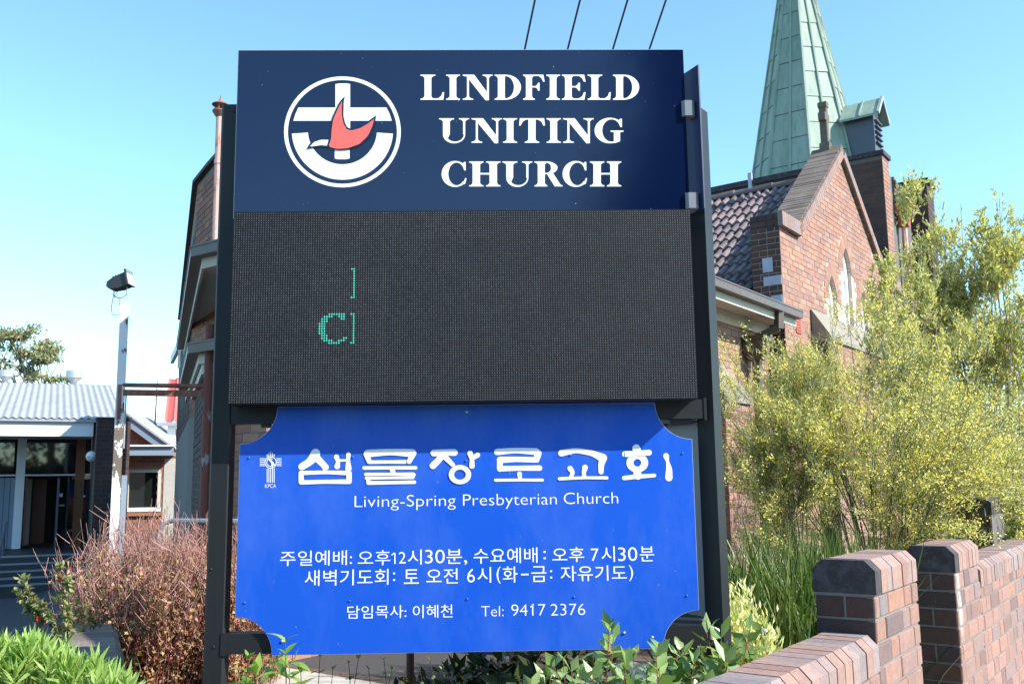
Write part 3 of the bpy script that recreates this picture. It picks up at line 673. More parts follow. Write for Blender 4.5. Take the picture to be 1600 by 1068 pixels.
K.build('cross_emblem', M['vinyl_white'], board)
def dome(c, r, mat, parent, name):
    b = MB(); b.lathe([(r, 0), (r*.92, .35*r), (r*.6, .68*r), (.02*r, .8*r)], k=10); me = b.mesh(name, True)
    o = addobj(name, me, parent, mat); o.location = (c[0], c[1], c[2]); o.rotation_euler = (math.pi/2, 0, 0); return o
for px, py in ((389, 715), (551, 714), (891, 711), (1066, 708), (382, 941), (546, 938), (730, 935), (897, 932), (1073, 930), (728, 720)):
    x, z = cvB(px, py); dome((x, D_B-.0005, z), .005, M['rivet_blue'], board, 'rivet')
for px, py in ((729, 643), (441, 1001), (975, 988), (1019, 995)):
    x, z = cvB(px, py); dome((x, D_B-.0005, z), .0068, M['rivet_steel'], board, 'bolt')
for px, py in ((334, 1010), (330, 889), (366, 175)):
    x, z = cvP(px, py); dome((x, D_P-.0005, z), .005, M['post_paint'], sign, 'bolt')
# second face of the sign, running away to the left from the turned post
R2 = Frame(*SF.w((1.10, D_P+.10, 0))[:2], -25.5)
def r2(l): return SF.loc(R2.w(l))
def r2box(b, x0, x1, y0, y1, z0, z1):
    c = [r2((x, y, z)) for z in (z0, z1) for x, y in ((x0, y0), (x1, y0), (x1, y1), (x0, y1))]
    b.add(c, [(3, 2, 1, 0), (4, 5, 6, 7), (0, 1, 5, 4), (1, 2, 6, 5), (2, 3, 7, 6), (3, 0, 4, 7)])
R2 = Frame(*at(1092.5, 130, 4.10)[:2], -25.5); zrh = at(1092, 101, 4.10)[2]
b = MB(); r2box(b, 0, 2.05, -.004, .003, 2.80, zrh); b.build('rear_header_board', M['navy_back'], sign, 'header board of the second face, seen from behind')
R2 = Frame(*SF.w((1.10, D_P+.10, 0))[:2], -25.5)
b = MB(); r2box(b, .10, 1.98, -.06, .0, 1.95, 2.70); b.build('rear_display_cabinet', M['cabinet_black'], sign)
b = MB(); r2box(b, .02, .10, -.062, -.025, 1.95, 2.70); b.build('cabinet_side', M['grey_paint'], sign)
b = MB(); r2box(b, .10, 1.95, -.04, -.035, .93, 1.92); b.build('rear_notice_board', M['grey_paint'], sign, 'bare grey back of the second notice board')
b = MB(); r2box(b, 1.99, 2.075, -.04, .045, -.1, 3.3); b.build('post', M['post_paint'], sign)
for z0, z1 in ((1.868, 1.952), (.906, .989)):
    b = MB(); r2box(b, .05, 2.0, -.03, .045, z0, z1); b.build('crossbeam', M['post_paint'], sign)
for py in (190, 332):      # short grey stubs that tie the header to the post
    zc = SF.py(1082, py-12, .16)[2]; b = MB(); b.box(.997, 1.056, .086, .14, zc-.036, zc+.036, bev=.012); b.build('stub_arm', M['grey_paint'], sign)
b = MB()
for s_ in (-.87, -.80):
    b.box(s_-.018, s_+.018, D_P+.01, D_P+.06, 1.852, 1.868); b.build('mounting_plate', M['cabinet_black'], sign); b = MB()
b.box(.90, 1.0, D_P+.02, D_P+.07, 1.845, 1.868); b.build('mounting_plate', M['cabinet_black'], sign)
b = MB(); b.add([(.70, D_P+.02, .99), (1.05, D_P+.02, .99), (1.05, D_P+.32, .99), (.85, D_P+.30, .99), (.70, D_P+.02, .965), (1.05, D_P+.02, .965), (1.05, D_P+.32, .965), (.85, D_P+.30, .965)],
      [(0, 1, 2, 3), (4, 7, 6, 5), (0, 4, 5, 1), (1, 5, 6, 2), (2, 6, 7, 3), (3, 7, 4, 0)]); b.build('corner_gusset', M['post_paint'], sign)

# ---------------------------------------------------------------- ground
def gh(x, y):
    t = min(1, max(0, (-x-1.9-max(0, y-4)*.42)/1.2)); s_ = min(1, max(0, (y-5)/6)); return -.46*t*t*(3-2*t)*s_*s_*(3-2*s_)
gx = [-600, -200, -60, -30, -20]+list(np.arange(-14, 6, .5))+[8, 12, 20, 60, 200, 600]; gy = [-600, -150, -40, -15, -5, 0, 2]+list(np.arange(3, 24, .5))+[26, 30, 40, 80, 200, 600]
vs = [(x, y, gh(x, y)-.02) for y in gy for x in gx]; n = len(gx)
fs = [(j*n+i, j*n+i+1, (j+1)*n+i+1, (j+1)*n+i) for j in range(len(gy)-1) for i in range(n-1)]
addobj('ground', mesh('ground', vs, fs, True), None, M['asphalt_ground'], kind='structure')
WF = Frame(1.346, 3.65, 36)          # street wall: x along the wall, y into the garden
def flat(name, pts, z, mat):
    me = mesh(name, [(x, y, z+gh(x, y)*0) for x, y in pts]+[(x, y, z-.35) for x, y in pts], [tuple(range(len(pts)))]+[(i, i+len(pts), (i+1) % len(pts)+len(pts), (i+1) % len(pts)) for i in range(len(pts))])
    return addobj(name, me, None, mat, kind='structure')
wl = lambda t, y: tuple(WF.w((t, y, 0))[:2])
flat('garden_bed', [(-1.75, 1.6), wl(-3.2, .24), wl(-.0, .24), wl(.66, .3), wl(12, .3), (10.2, 19), (3.2, 13.3), (-.7, 7.8), (-3.6, 9.9), (-4.7, 12.0), (-4.3, 10.6)], 0.03, M['mulch'])
flat('path', [(-3.9, 9.1), (-2.6, 8.1), (-1.2, 6.9), (.4, 6.5), (1.6, 7.4), (1.0, 8.6), (-.7, 7.5), (-3.4, 9.6)], 0.05, M['concrete'])
flat('pavement', [(-12, -2.0), (8, -2.0), wl(12, -.02), wl(-3.4, -.02), (-1.8, 1.4), (-12, 1.4)], 0.0, M['concrete'])

# ---------------------------------------------------------------- street wall
def coping_profile(w0, w1, h=.125, c=.038): return [(w0, 0), (w1, 0), (w1, h-c), (w1-c, h), (w0+c, h), (w0, h-c)]
def coping(parent, fr, x0, x1, y0, y1, z, mat, pitch=.0835, endmat=None, h=.125, slope=0.0, maxparts=200, name='coping_brick'):
    k = int(round((x1-x0)/pitch)); wid = (x1-x0)/k; prof = coping_profile(y0, y1, h)
    mb = MB(); mb.prism(prof, -wid/2+.0035, wid/2-.0035, ax=0); base = mb.mesh(name); base.materials.append(mat); rest = MB()
    for i in range(k):
        xc = x0+(i+.5)*wid; zc = z+slope*(xc-x0)
        if i < maxparts and in_view(fr.w((xc, y0, zc+.1)), 60, 60):
            me = base
            if endmat is not None and i in endmat: me = base.copy(); me.materials.clear(); me.materials.append(M['dark_coping_brick'])
            o = addobj(name, me, parent); o.location = (xc+random.uniform(-.0008, .0008), random.uniform(-.0015, .0015), zc+random.uniform(-.0012, .0012))
        else: rest.add([(p[0]+xc, p[1], p[2]+zc) for p in mb.v], mb.f)
    if rest.f: rest.build(name+'_run', mat, parent, kind='stuff')
    m2 = MB(); m2.prism(coping_profile(y0+.005, y1-.005, h-.006, .036), x0+.004, x1-.004, ax=0)
    o = m2.build('mortar_bed', M['mortar'], parent); o.location = (0, 0, z-.004)
    if slope: o.rotation_euler = (0, -math.atan(slope), 0); o.location = (0, 0, z-slope*x0-.012)
zA, zP, zB = .895, 1.165, 1.040      # underside of the copings: near wall, piers, far wall
near = thing('brick_wall', 'near low brick garden wall in the lower right corner, ending in a square pier', 'wall', WF, 'brick street walls')
def core(parent, x0, x1, y0, y1, z1, mat='grey_mortar'):
    b = MB(); b.box(x0, x1, y0, y1, -.3, z1); b.build('mortar', M[mat], parent)
core(near, -3.4, 0, .006, .224, zA-.002); core(near, .004, .626, .006, .224, zP-.002)
pcs = courses((-3.4, .006, 0), (1, 0, 0), (0, -1, 0), 3.395, zA-.086*8-.0, zA, bond='mix')+courses((.0, .006, 0), (1, 0, 0), (0, -1, 0), .63, zP-.086*11, zP, bond='mix')
lay(near, WF, pcs, M['garden_brick'], 240)
ps = []
for r in range(11):
    z = zP-.086*(r+1)+.038
    if r % 2 == 0: ps += [((.004, .058, z), (0, -1, 0), (-1, 0, 0), .104, .076), ((.004, .172, z), (0, -1, 0), (-1, 0, 0), .104, .076)]
    else: ps.append(((.004, .115, z), (0, -1, 0), (-1, 0, 0), .222, .076))
lay(near, WF, [(np.array(c), u, n_, l, h) for c, u, n_, l, h in ps], M['shaded_brick'], 30)  # short end of the pier laid in brick darkened for shade
ps = [((.626, .115, zP-.086*(r+1)+.038), (0, 1, 0), (1, 0, 0), .222, .076) for r in range(11)]
lay(near, WF, [(np.array(c), u, n_, l, h) for c, u, n_, l, h in ps], M['garden_brick'], 0)
coping(near, WF, -3.4, -.004, -.004, .234, zA, M['coping_brick']); coping(near, WF, 0, .63, -.004, .234, zP, M['coping_brick'], pitch=.079, endmat={0})
far = thing('brick_wall', 'long brick street wall running off to the right beyond the gap, its pier stained white', 'wall', WF, 'brick street walls')
X2 = 1.382
core(far, X2+.004, X2+.586, .006, .224, zP+.0-.03); core(far, X2+.586, 7.4, .006, .224, zB-.002)
zP2 = 1.135
pcs = courses((X2, .006, 0), (1, 0, 0), (0, -1, 0), .59, zP2-.086*13, zP2, bond='mix')+courses((X2+.592, .006, 0), (1, 0, 0), (0, -1, 0), 5.4, zB-.086*12, zB, bond='mix')
lay(far, WF, pcs, M['garden_brick'], 280)
ps = []
for r in range(13):
    z = zP2-.086*(r+1)+.038
    if r % 2 == 0: ps += [((X2+.004, .058, z), (0, -1, 0), (-1, 0, 0), .104, .076), ((X2+.004, .172, z), (0, -1, 0), (-1, 0, 0), .104, .076)]
    else: ps.append(((X2+.004, .115, z), (0, -1, 0), (-1, 0, 0), .222, .076))
lay(far, WF, [(np.array(c), u, n_, l, h) for c, u, n_, l, h in ps], M['shaded_brick'], 30)
coping(far, WF, X2, X2+.59, -.004, .234, zP2, M['coping_brick'], pitch=.079, endmat={0}); coping(far, WF, X2+.594, 7.2, -.004, .234, zB-.03, M['coping_brick'])
X3 = 4.05
third = thing('brick_pier', 'dark brick pier with chamfered top at the right edge, behind the long wall', 'pier', WF)
b = MB(); b.box(X3, X3+.5, .27, .50, -.3, 1.32); b.build('mortar', M['dark_mortar'], third)
lay(third, WF, [(np.array((X3, .385, 1.32-.086*(r+1)+.04)), (0, -1, 0), (-1, 0, 0), .222, .076) for r in range(9)], M['shaded_brick'], 12)
coping(third, WF, X3, X3+.5, .268, .502, 1.32, M['dark_coping_brick'])

# ---------------------------------------------------------------- church: gabled wing with its tiled roof
CF = Frame(3.79, 13.0, 36)
wing = thing('church_wing', 'sunlit brick church gable with pointed windows, stepped coping and brown tiled roof', 'building', CF)
gp = [(0, -.5), (6.25, -.5), (6.25, 5.13), (5.4, 5.2), (3.1, 6.98), (.8, 5.2), (0, 5.13)]
LAN = [(2.25, .42, 3.3, 4.80), (3.10, .46, 3.5, 5.42), (3.95, .42, 3.3, 4.80)]    # centre, width, sill, point
def lancet(cx, w_, z0, zt, grow=0.0, k=9):
    hw_ = w_/2+grow; R_ = w_*1.12+grow; zs = zt+grow-math.sqrt(max(0, R_**2-(R_-hw_)**2)); a_end = math.acos((R_-hw_)/R_)
    L = [(cx-hw_, z0-grow*0), (cx-hw_, zs)]+[(cx-hw_+R_-R_*math.cos(a_end*i/k), zs+R_*math.sin(a_end*i/k)) for i in range(1, k+1)]
    Rr = [(2*cx-x, z) for x, z in L[::-1]][1:]
    return L+Rr, zs
def in_poly(x, z, P):
    c = False; j = len(P)-1
    for i in range(len(P)):
        if (P[i][1] > z) != (P[j][1] > z) and x < (P[j][0]-P[i][0])*(z-P[i][1])/(P[j][1]-P[i][1])+P[i][0]: c = not c
        j = i
    return c
b = MB()
# wall built round the windows as vertical strips with lintels: backing in three layers
xs = [0]+sum([[l[0]-l[1]/2, l[0]+l[1]/2] for l in LAN], [])+[6.25]
def topz(x):
    return 5.13 if x < .8 or x > 5.4 else (5.2+(x-.8)*1.78/2.3 if x < 3.1 else 5.2+(5.4-x)*1.78/2.3)
def strip_wall(b, xa, xb, zb_f, y0=.0, y1=.42, k=1):
    for i in range(k):
        a, c = xa+(xb-xa)*i/k, xa+(xb-xa)*(i+1)/k
        br = sorted({a, c}|{q for q in (.8, 3.1, 5.4) if a < q < c})
        for p, q in zip(br[:-1], br[1:]):
            b.prism([(p, zb_f(p)), (q, zb_f(q)), (q, topz(q)), (p, topz(p))], y0, y1, ax=1)
for i in range(0, len(xs)-1, 2): strip_wall(b, xs[i], xs[i+1], lambda x: -.5)
for cx, w_, z0, zt in LAN:
    b.box(cx-w_/2, cx+w_/2, 0, .42, -.5, z0)
    P, zs = lancet(cx, w_, z0, zt); arch = [p for p in P if p[1] >= zs-1e-6]
    for (xa, za), (xb, zb_) in zip(arch[:-1], arch[1:]):
        if xb-xa > 1e-4: b.prism([(xa, za), (xb, zb_), (xb, topz(xb)), (xa, topz(xa))], 0, .42, ax=1)
b.build('wall', M['pale_mortar'], wing)
holes = [lancet(*l, grow=.19)[0] for l in LAN]
def gmask(x, z):
    if not in_poly(x, z, [(0, -.5), (6.25, -.5), (6.25, 5.12), (5.45, 5.12), (3.1, 6.93), (.75, 5.12), (0, 5.12)]): return False
    if 1.12 < x < 5.05 and z < 3.72: return False
    for l, h in zip(LAN, holes):
        if in_poly(x, z, h) and z > l[2]+.4: return False
        if abs(x-l[0]) < l[1]/2+.05 and l[2] < z < l[3]: return False
    return True
lay(wing, CF, courses((0, 0, 0), (1, 0, 0), (0, -1, 0), 6.25, .0, 7.0, gmask), M['church_brick'], 300, bev=0)
# return face on the left, dark flashings on it
lay(wing, CF, courses((0, .42, 0), (0, -1, 0), (-1, 0, 0), .42, 0, 5.32, bond='header'), M['shaded_brick'], 60, bev=0)  # return face takes the brick with shade in its colour
for (px, py, px2, py2) in ((1191, 404, 1208, 424), (1193, 433, 1224, 443), (1205, 462, 1223, 480)):
    q = CF.px(px, py, -.012); r = CF.px(px2, py2, -.012); y0_, y1_ = sorted((min(q[1], .4), max(0.0, r[1])))
    b = MB(); b.box(-.02, -.006, y0_, y1_, min(q[2], r[2]), max(q[2], r[2])); b.build('lead_flashing', M['lead_flashing'], wing)
# voussoirs, reveals, windows
for cx, w_, z0, zt in LAN:
    P, zs = lancet(cx, w_, z0, zt, 0, 12); Q, _ = lancet(cx, w_, z0, zt, .22, 12); P = [p for p in P if p[1] >= zs-.001]; Q = [(x, z) for x, z in Q][1:-1]
    kk = min(len(P), len(Q))
    ins, outs = resample(P, 25), resample(Q, 25)
    arch = MB(); arch.prism([*ins, *outs[::-1]], -.004, .002, ax=1)
    a_o = arch.build('arch', M['pale_mortar'], wing)
    for i in range(24):
        (ax, az), (bx, bz), (cx2, cz), (dx, dz) = ins[i], ins[i+1], outs[i+1], outs[i]
        m_ = lambda p, q, t: (p[0]+(q[0]-p[0])*t, p[1]+(q[1]-p[1])*t)
        pl = [m_(ins[i], ins[i+1], .06), m_(ins[i], ins[i+1], .94), m_(outs[i+1], outs[i], .06), m_(outs[i+1], outs[i], .94)]
        b = MB(); b.prism(pl, -.010, .26, ax=1); b.build('brick', M['church_brick'], a_o)
    win = MB(); W2, _ = lancet(cx, w_-.0, z0, zt, 0); win.prism(W2, .14, .17, ax=1); wo_ = win.build('window', M['leaded_glass'], wing)
    fr2 = MB(); Wi, _ = lancet(cx, w_-.20, z0+.08, zt-.16, 0)
    fr2.strip = None
    A, B_ = resample(W2, 40), resample(Wi, 40)
    for i in range(39): fr2.prism([A[i], A[i+1], B_[i+1], B_[i]], .06, .145, ax=1)
    fr2.box(cx-w_/2, cx+w_/2, .06, .145, z0, z0+.07)
    for sx in (-1, 1):
        pass
    fr2.box(cx-.016, cx+.016, .09, .14, z0, zt-.12); fr2.box(cx-w_/2, cx+w_/2, .09, .14, zs-.1, zs-.06); fr2.build('frame', M['white_paint'], wo_)
# projecting bay under the windows with a sloped stone top
b = MB(); b.box(1.12, 5.05, -.26, -.012, -.5, 3.60); b.build('bay', M['pale_mortar'], wing)
lay(wing, CF, courses((1.12, -.26, 0), (1, 0, 0), (0, -1, 0), 3.93, 0, 3.6), M['church_brick'], 0, bev=0)
lay(wing, CF, courses((1.12, -.012, 0), (0, -1, 0), (-1, 0, 0), .248, 0, 3.6, bond='header'), M['shaded_brick'], 30, bev=0)
b = MB(); b.prism([(-.30, 3.60), (-.02, 3.60), (-.02, 4.10), (-.30, 3.66)][::1], 1.10, 5.07, ax=0); b.build('stone_weathering', M['sandstone'], wing)
q = CF.py(1246, 508); b = MB(); b.box(q[0]-.10, q[0]+.10, -.014, -.004, q[2]-.12, q[2]+.12); av = b.build('air_brick', M['terracotta_red'], wing)
b = MB()
for i in range(6): b.box(q[0]-.10, q[0]+.10, -.022, -.014, q[2]-.115+i*.04, q[2]-.095+i*.04)
b.build('louvre', M['terracotta_red'], av)
# coping of the gable: thin tile courses laid down the slope
cop = MB(); fr_b = MB()
for sgn in (-1, 1):
    L_ = math.hypot(2.38, 1.857); k = int(L_/.042); ux, uz = sgn*2.38/L_, -1.857/L_
    nx, nz = -uz*sgn, ux*sgn
    for i in range(k):
        a, c = i*L_/k+.002, (i+1)*L_/k-.003; hgt = .165+random.uniform(-.004, .004)
        def P_(s_, h_): return (3.1+ux*s_+nx*h_, 6.985+uz*s_+nz*h_)
        p = [P_(a, 0), P_(c, 0), P_(c, hgt), P_(a, hgt)]
        if sgn < 0: p = p[::-1]
        (cop if True else None).prism(p, -.05+random.uniform(-.004, .004), .44+random.uniform(-.006, .006), ax=1)
cop.build('coping_tiles', M['slate_brick_coping'], wing, kind='stuff')
b = MB()
for sgn in (-1, 1):
    L_ = math.hypot(2.38, 1.857); k = int(L_/.088); ux, uz = sgn*2.38/L_, -1.857/L_; nx, nz = -uz*sgn, ux*sgn
    for i in range(k):
        a, c = i*L_/k+.004, (i+1)*L_/k-.004
        p = [(3.1+ux*s_+nx*h_, 6.985+uz*s_+nz*h_) for s_, h_ in ((a, .004), (c, .004), (c, .145), (a, .145))]
        o = MB(); o.prism(p if sgn > 0 else p[::-1], -.085, -.055, ax=1); o.build('coping_brick', M['coping_brick'], wing)
for sgn, xa, xb in ((-1, -.07, .76), (1, 5.44, 6.3)):
    k = 10
    for i in range(k):
        a = xa+(xb-xa)*i/k+.003; c = xa+(xb-xa)*(i+1)/k-.003
        o = MB(); o.prism([(a, 5.125), (c, 5.125), (c, 5.33), (a, 5.33)], -.085, -.012, ax=1); o.build('kneeler_brick', M['coping_brick'], wing)
b = MB(); b.box(.002, .80, -.006, .42, 5.10, 5.335); b.box(5.4, 6.25, -.006, .42, 5.10, 5.335); b.build('kneeler_block', M['shaded_brick'], wing)
b = MB(); b.prism([(2.98, 7.10), (3.1, 7.22), (3.22, 7.10), (3.1, 7.0)], -.06, .45, ax=1); b.build('apex_stone', M['cross_stone'], wing)
# stone cross on the apex
zt_ = CF.py(1289, 165, .22)[2]; zc0 = 7.1
b = MB(); b.box(3.05, 3.15, .15, .28, zc0, zt_-.02, bev=.01); b.box(2.98, 3.22, .155, .275, zt_-.34, zt_-.20); b.box(3.035, 3.165, .14, .29, zt_-.09, zt_)
b.prism([(3.02, 7.08), (3.18, 7.08), (3.16, 7.3), (3.04, 7.3)], .13, .30, ax=1); b.build('cross', M['cross_stone'], wing)
# tiled roof slope facing the sign
RZ, SL = 6.72, .78
def rp(s_, y, h=0.0):       # s_: distance down the slope from the ridge
    c, sn = 1/math.hypot(1, SL), SL/math.hypot(1, SL); return (3.1-s_*c-h*sn, y, RZ-s_*sn+h*c)
Lr = 3.75*math.hypot(1, SL)
b = MB()
b.add([rp(0, .44, -.06), rp(Lr, .44, -.06), rp(Lr, 7, -.06), rp(0, 7, -.06), rp(0, .44, -.14), rp(Lr, .44, -.14), rp(Lr, 7, -.14), rp(0, 7, -.14)], [(0, 1, 2, 3), (4, 7, 6, 5), (0, 4, 5, 1), (1, 5, 6, 2), (2, 6, 7, 3), (3, 7, 4, 0)])
b.add([(3.1, .44, RZ-.05), (3.1, 7, RZ-.05), (6.3, 7, RZ-.05-3.2*SL), (6.3, .44, RZ-.05-3.2*SL)], [(0, 1, 2, 3)])
roof = b.build('roof', M['dark_mortar'], wing)
tw, tg = .30, .325
prof = [(0, .0), (.02, .022), (.05, .034), (.085, .022), (.11, .004), (.15, .0), (.17, .020), (.20, .033), (.235, .022), (.26, .004), (.297, .0)]
vs = []; 
for (y, h) in prof: h *= 1.5; vs += [(0, y, h-.0), (tg+.045, y, h+.040)]
n_ = len(prof); vs += [(tg+.045, y, h*1.5+.004) for y, h in prof]
fs = [(2*i, 2*i+1, 2*i+3, 2*i+2) for i in range(n_-1)]+[(2*i+1, 2*n_+i, 2*n_+i+1, 2*i+3) for i in range(n_-1)]
tile_me = mesh('tile', vs, fs); tile_me.materials.append(M['roof_tile'])
c_, s__ = 1/math.hypot(1, SL), SL/math.hypot(1, SL)
Rm = Matrix(((-c_, 0, -s__), (0, 1, 0), (-s__, 0, c_)))   # tile x down the slope, y along the ridge, z out of it
rest = MB(); cnt = 0
for r in range(14):
    for j in range(22):
        y = .46+j*tw; o0 = Vector(rp(.08+r*tg, y, -.035))
        if j < 13 and cnt < 300:
            o = addobj('tile', tile_me, roof); o.matrix_basis = Matrix.Translation(o0+Vector((0, random.uniform(-.004, .004), 0))) @ (Rm @ Matrix.Rotation(random.uniform(-.012, .012), 3, 'Z') @ Matrix.Rotation(random.uniform(-.02, .012), 3, 'Y')).to_4x4(); cnt += 1
        else: rest.add([tuple(Rm @ Vector(v)+o0) for v in vs], fs)
rest.build('tile_field', M['roof_tile'], roof, kind='stuff', fix=False)
for i in range(9):
    y0_ = .46+i*.42*1.7; b = MB(); b.tube([(3.08, y0_, RZ+.01), (3.08, y0_+.72, RZ-.005)], [.065, .05], 8); b.build('ridge_tile', M['roof_tile'], roof)
b = MB(); b.box(3.16, 3.19, .5, 7, RZ-.1, RZ+.085); b.build('flashing', M['lead_flashing'], roof)

# ---------------------------------------------------------------- church tower and spire
tower = thing('church_tower', 'square brick church tower, its shaded side coloured dark, carrying a green copper spire and small gabled dormer', 'building', CF)
TX, TY, TW = 5.92, .0, 3.75
b = MB(); b.box(TX, TX+TW, TY, TY+TW, 0, 7.55); b.box(TX-.0, TX+.24, TY+.66, TY+TW+2.4, 0, 7.62)
b.build('wall', M['dark_mortar'], tower)
tb = M['shaded_brick']
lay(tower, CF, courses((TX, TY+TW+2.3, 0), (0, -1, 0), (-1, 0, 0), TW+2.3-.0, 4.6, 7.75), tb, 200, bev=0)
# corner block, buttress and pilasters on the sunny side
b = MB(); b.box(TX+.004, TX+.46, TY-.004, TY+.8, 4.5, 7.84); b.build('corner_block', M['dark_mortar'], tower)
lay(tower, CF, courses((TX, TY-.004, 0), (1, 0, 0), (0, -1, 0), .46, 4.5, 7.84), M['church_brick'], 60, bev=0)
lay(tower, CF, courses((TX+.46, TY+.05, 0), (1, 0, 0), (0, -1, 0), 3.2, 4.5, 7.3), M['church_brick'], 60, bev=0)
b = MB()
b.box(TX-.05, TX+.50, TY-.05, TY+TW*.22, 7.84, 7.93); b.build('corner_coping', M['dark_coping_brick'], tower)
for i, (ya, yb, z) in enumerate(((.86, 2.62, 7.78), (2.74, 4.5, 7.78), (4.6, 6.1, 7.78))):
    b = MB(); b.box(TX-.04, TX+.28, TY+ya, TY+yb, z-.02, z+.10); b.build('parapet_coping', M['dark_coping_brick'], tower)
b = MB(); b.box(TX-.05, TX+.02, TY+2.64, TY+2.72, 7.5, 8.02); b.build('lead_flashing', M['lead_flashing'], tower)
b = MB(); b.box(TX+.60, TX+2.0, TY+.0, TY+.25, 7.3, 7.55); b.build('parapet', M['church_brick'], tower)
b = MB(); b.box(TX+2.05, TX+2.65, TY-.35, TY+.5, 4.5, 7.72); b.build('pilaster', M['dark_mortar'], tower)
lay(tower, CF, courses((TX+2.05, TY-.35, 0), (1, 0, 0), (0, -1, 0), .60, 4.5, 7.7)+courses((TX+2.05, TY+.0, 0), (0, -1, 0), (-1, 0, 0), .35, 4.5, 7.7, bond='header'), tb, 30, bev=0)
b = MB(); b.box(TX+2.0, TX+2.7, TY-.40, TY+.5, 7.72, 7.82); b.build('corner_coping', M['dark_coping_brick'], tower)
# broken masonry stumps
for xx, hh in ((TX+.72, .55), (TX+1.25, .5)):
    b = MB()
    for k in range(7): b.box(xx-.07+random.uniform(-.03, .03), xx+.06+random.uniform(-.03, .05), TY-.06+random.uniform(-.03, .03), TY+.0, 7.02+k*hh/7, 7.02+(k+1)*hh/7-.01)
    b.build('weathered_stump', M['cross_stone'], tower)
# red rain head and pipe
q = CF.py(1400, 305, TY-.2); hx = TX+.86
b = MB(); b.box(hx-.20, hx+.20, TY-.30, TY-.01, 6.80, 7.06); b.box(hx-.22, hx+.22, TY-.32, TY-.01, 7.02, 7.07); b.prism([(hx-.15, 6.80), (hx+.15, 6.80), (hx+.07, 6.55), (hx-.07, 6.55)][::-1], TY-.22, TY-.04, ax=1)
rh = b.build('rain_head', M['terracotta_red'], tower); b = MB(); b.tube([(hx, TY-.12, 6.6), (hx, TY-.12, 3)], .055, 8); b.build('downpipe', M['pink_vent_paint'], tower)
# spire
SCX, SCY = TX+1.69, TY+2.02; R0 = 1.25/math.cos(math.pi/8); z0 = 7.3; zap = 14.7
spire = thing('church_spire', 'tall green patinated copper spire of eight facets rising above the tower', 'spire', CF)
def sp(a, z, off=0.0):
    t = (zap-z)/(zap-z0); r = R0*t+off; return (SCX+r*math.cos(a), SCY+r*math.sin(a), z)
b = MB(); k8 = [math.radians(22.5+45*i) for i in range(8)]
b.add([sp(a, z0, -.02) for a in k8]+[(SCX, SCY, zap-.2)], [(i, (i+1) % 8, 8) for i in range(8)]); b.build('core', M['dark_inside'], spire)
rows = 14; zz = [z0+.62*i for i in range(rows)]
for i in range(8):
    a, c = k8[i], k8[(i+1) % 8]; off = [0, .31][i % 2]
    for h in (0, 1):
        for r in range(-1, rows):
            za, zb_ = max(z0, z0+.62*r+off), min(zap-.3, z0+.62*(r+1)+off-.012)
            if zb_ <= za+.02: continue
            def pt(u, z, o=0):
                p, q = np.array(sp(a, z, o)), np.array(sp(c, z, o)); return p+(q-p)*u
            u0, u1 = (.0, .49) if h == 0 else (.51, 1.0); e_ = random.uniform(-.004, .004)
            v4 = [pt(u0, za, .012+e_), pt(u1, za, .012+e_), pt(u1, zb_, .0+e_), pt(u0, zb_, .0+e_)]
            inn = [pt(u0, za, -.02), pt(u1, za, -.02), pt(u1, zb_, -.02), pt(u0, zb_, -.02)]
            b = MB(); b.add(v4+inn, [(0, 1, 2, 3), (0, 4, 5, 1), (1, 5, 6, 2), (2, 6, 7, 3), (3, 7, 4, 0)]); b.build('copper_panel', M['copper_patina'], spire)
    pm = lambda z, o: (np.array(sp(a, z, o))+np.array(sp(c, z, o)))/2
    b = MB(); b.tube([pm(z0, .02), pm(zap-.3, .012)], [.032, .02], 5); b.build('standing_seam', M['copper_patina'], spire)
    b = MB(); b.tube([sp(a, z0, .01), sp(a, zap-.3, .008)], [.04, .025], 5); b.build('arris_roll', M['copper_patina'], spire)
# dormer on the tower
dorm = thing('tower_dormer', 'small gabled copper dormer beside the foot of the spire', 'dormer', CF)
def dl(px, py, xl): return CF.px(px, py, xl)
DX = TX+1.55; zr = CF.px(1378, 152, DX)[2]; yf = CF.px(1378, 152, DX)[1]; yb_ = yf+.8; hwd = .33; ze = zr-.42
b = MB(); b.box(DX-hwd+.06, DX+hwd-.06, yf+.14, yb_, 7.0, ze+.05); b.prism([(DX-hwd+.06, ze), (DX+hwd-.06, ze), (DX, zr-.08)], yf+.14, yb_, ax=1); b.build('wall', M['door_blue'], dorm)  # blue-dark paint stands in for the shadow on this wall
for sg in (-1, 1):
    b = MB(); v = [(DX, yf, zr), (DX+sg*(hwd+.10), yf, ze-.04), (DX+sg*(hwd+.10), yb_, ze-.04), (DX, yb_, zr)]
    b.add(v+[(x, y, z-.05) for x, y, z in v], [(0, 1, 2, 3), (4, 7, 6, 5), (0, 4, 5, 1), (1, 5, 6, 2), (2, 6, 7, 3), (3, 7, 4, 0)]); rr = b.build('roof', M['copper_patina'], dorm)
    for y in (yf, yf+.38):
        b = MB(); b.bar((DX+sg*.01, y+.015, zr+.012), (DX+sg*(hwd+.1), y+.015, ze-.028), .03, .035); b.build('standing_seam', M['copper_patina'], rr)
b = MB(); b.bar((DX, yf-.01, zr), (DX+hwd+.1, yf-.01, ze-.06), .03, .07); b.bar((DX, yf-.01, zr), (DX-hwd-.1, yf-.01, ze-.06), .03, .07); b.build('bargeboard', M['galvanised'], dorm)
for i in range(5):
    b = MB(); b.bar((DX-hwd+.12, yf+.11, ze-.12-i*.12), (DX+hwd-.12, yf+.11, ze-.12-i*.12), .05, .03); b.build('louvre', M['door_blue'], dorm)

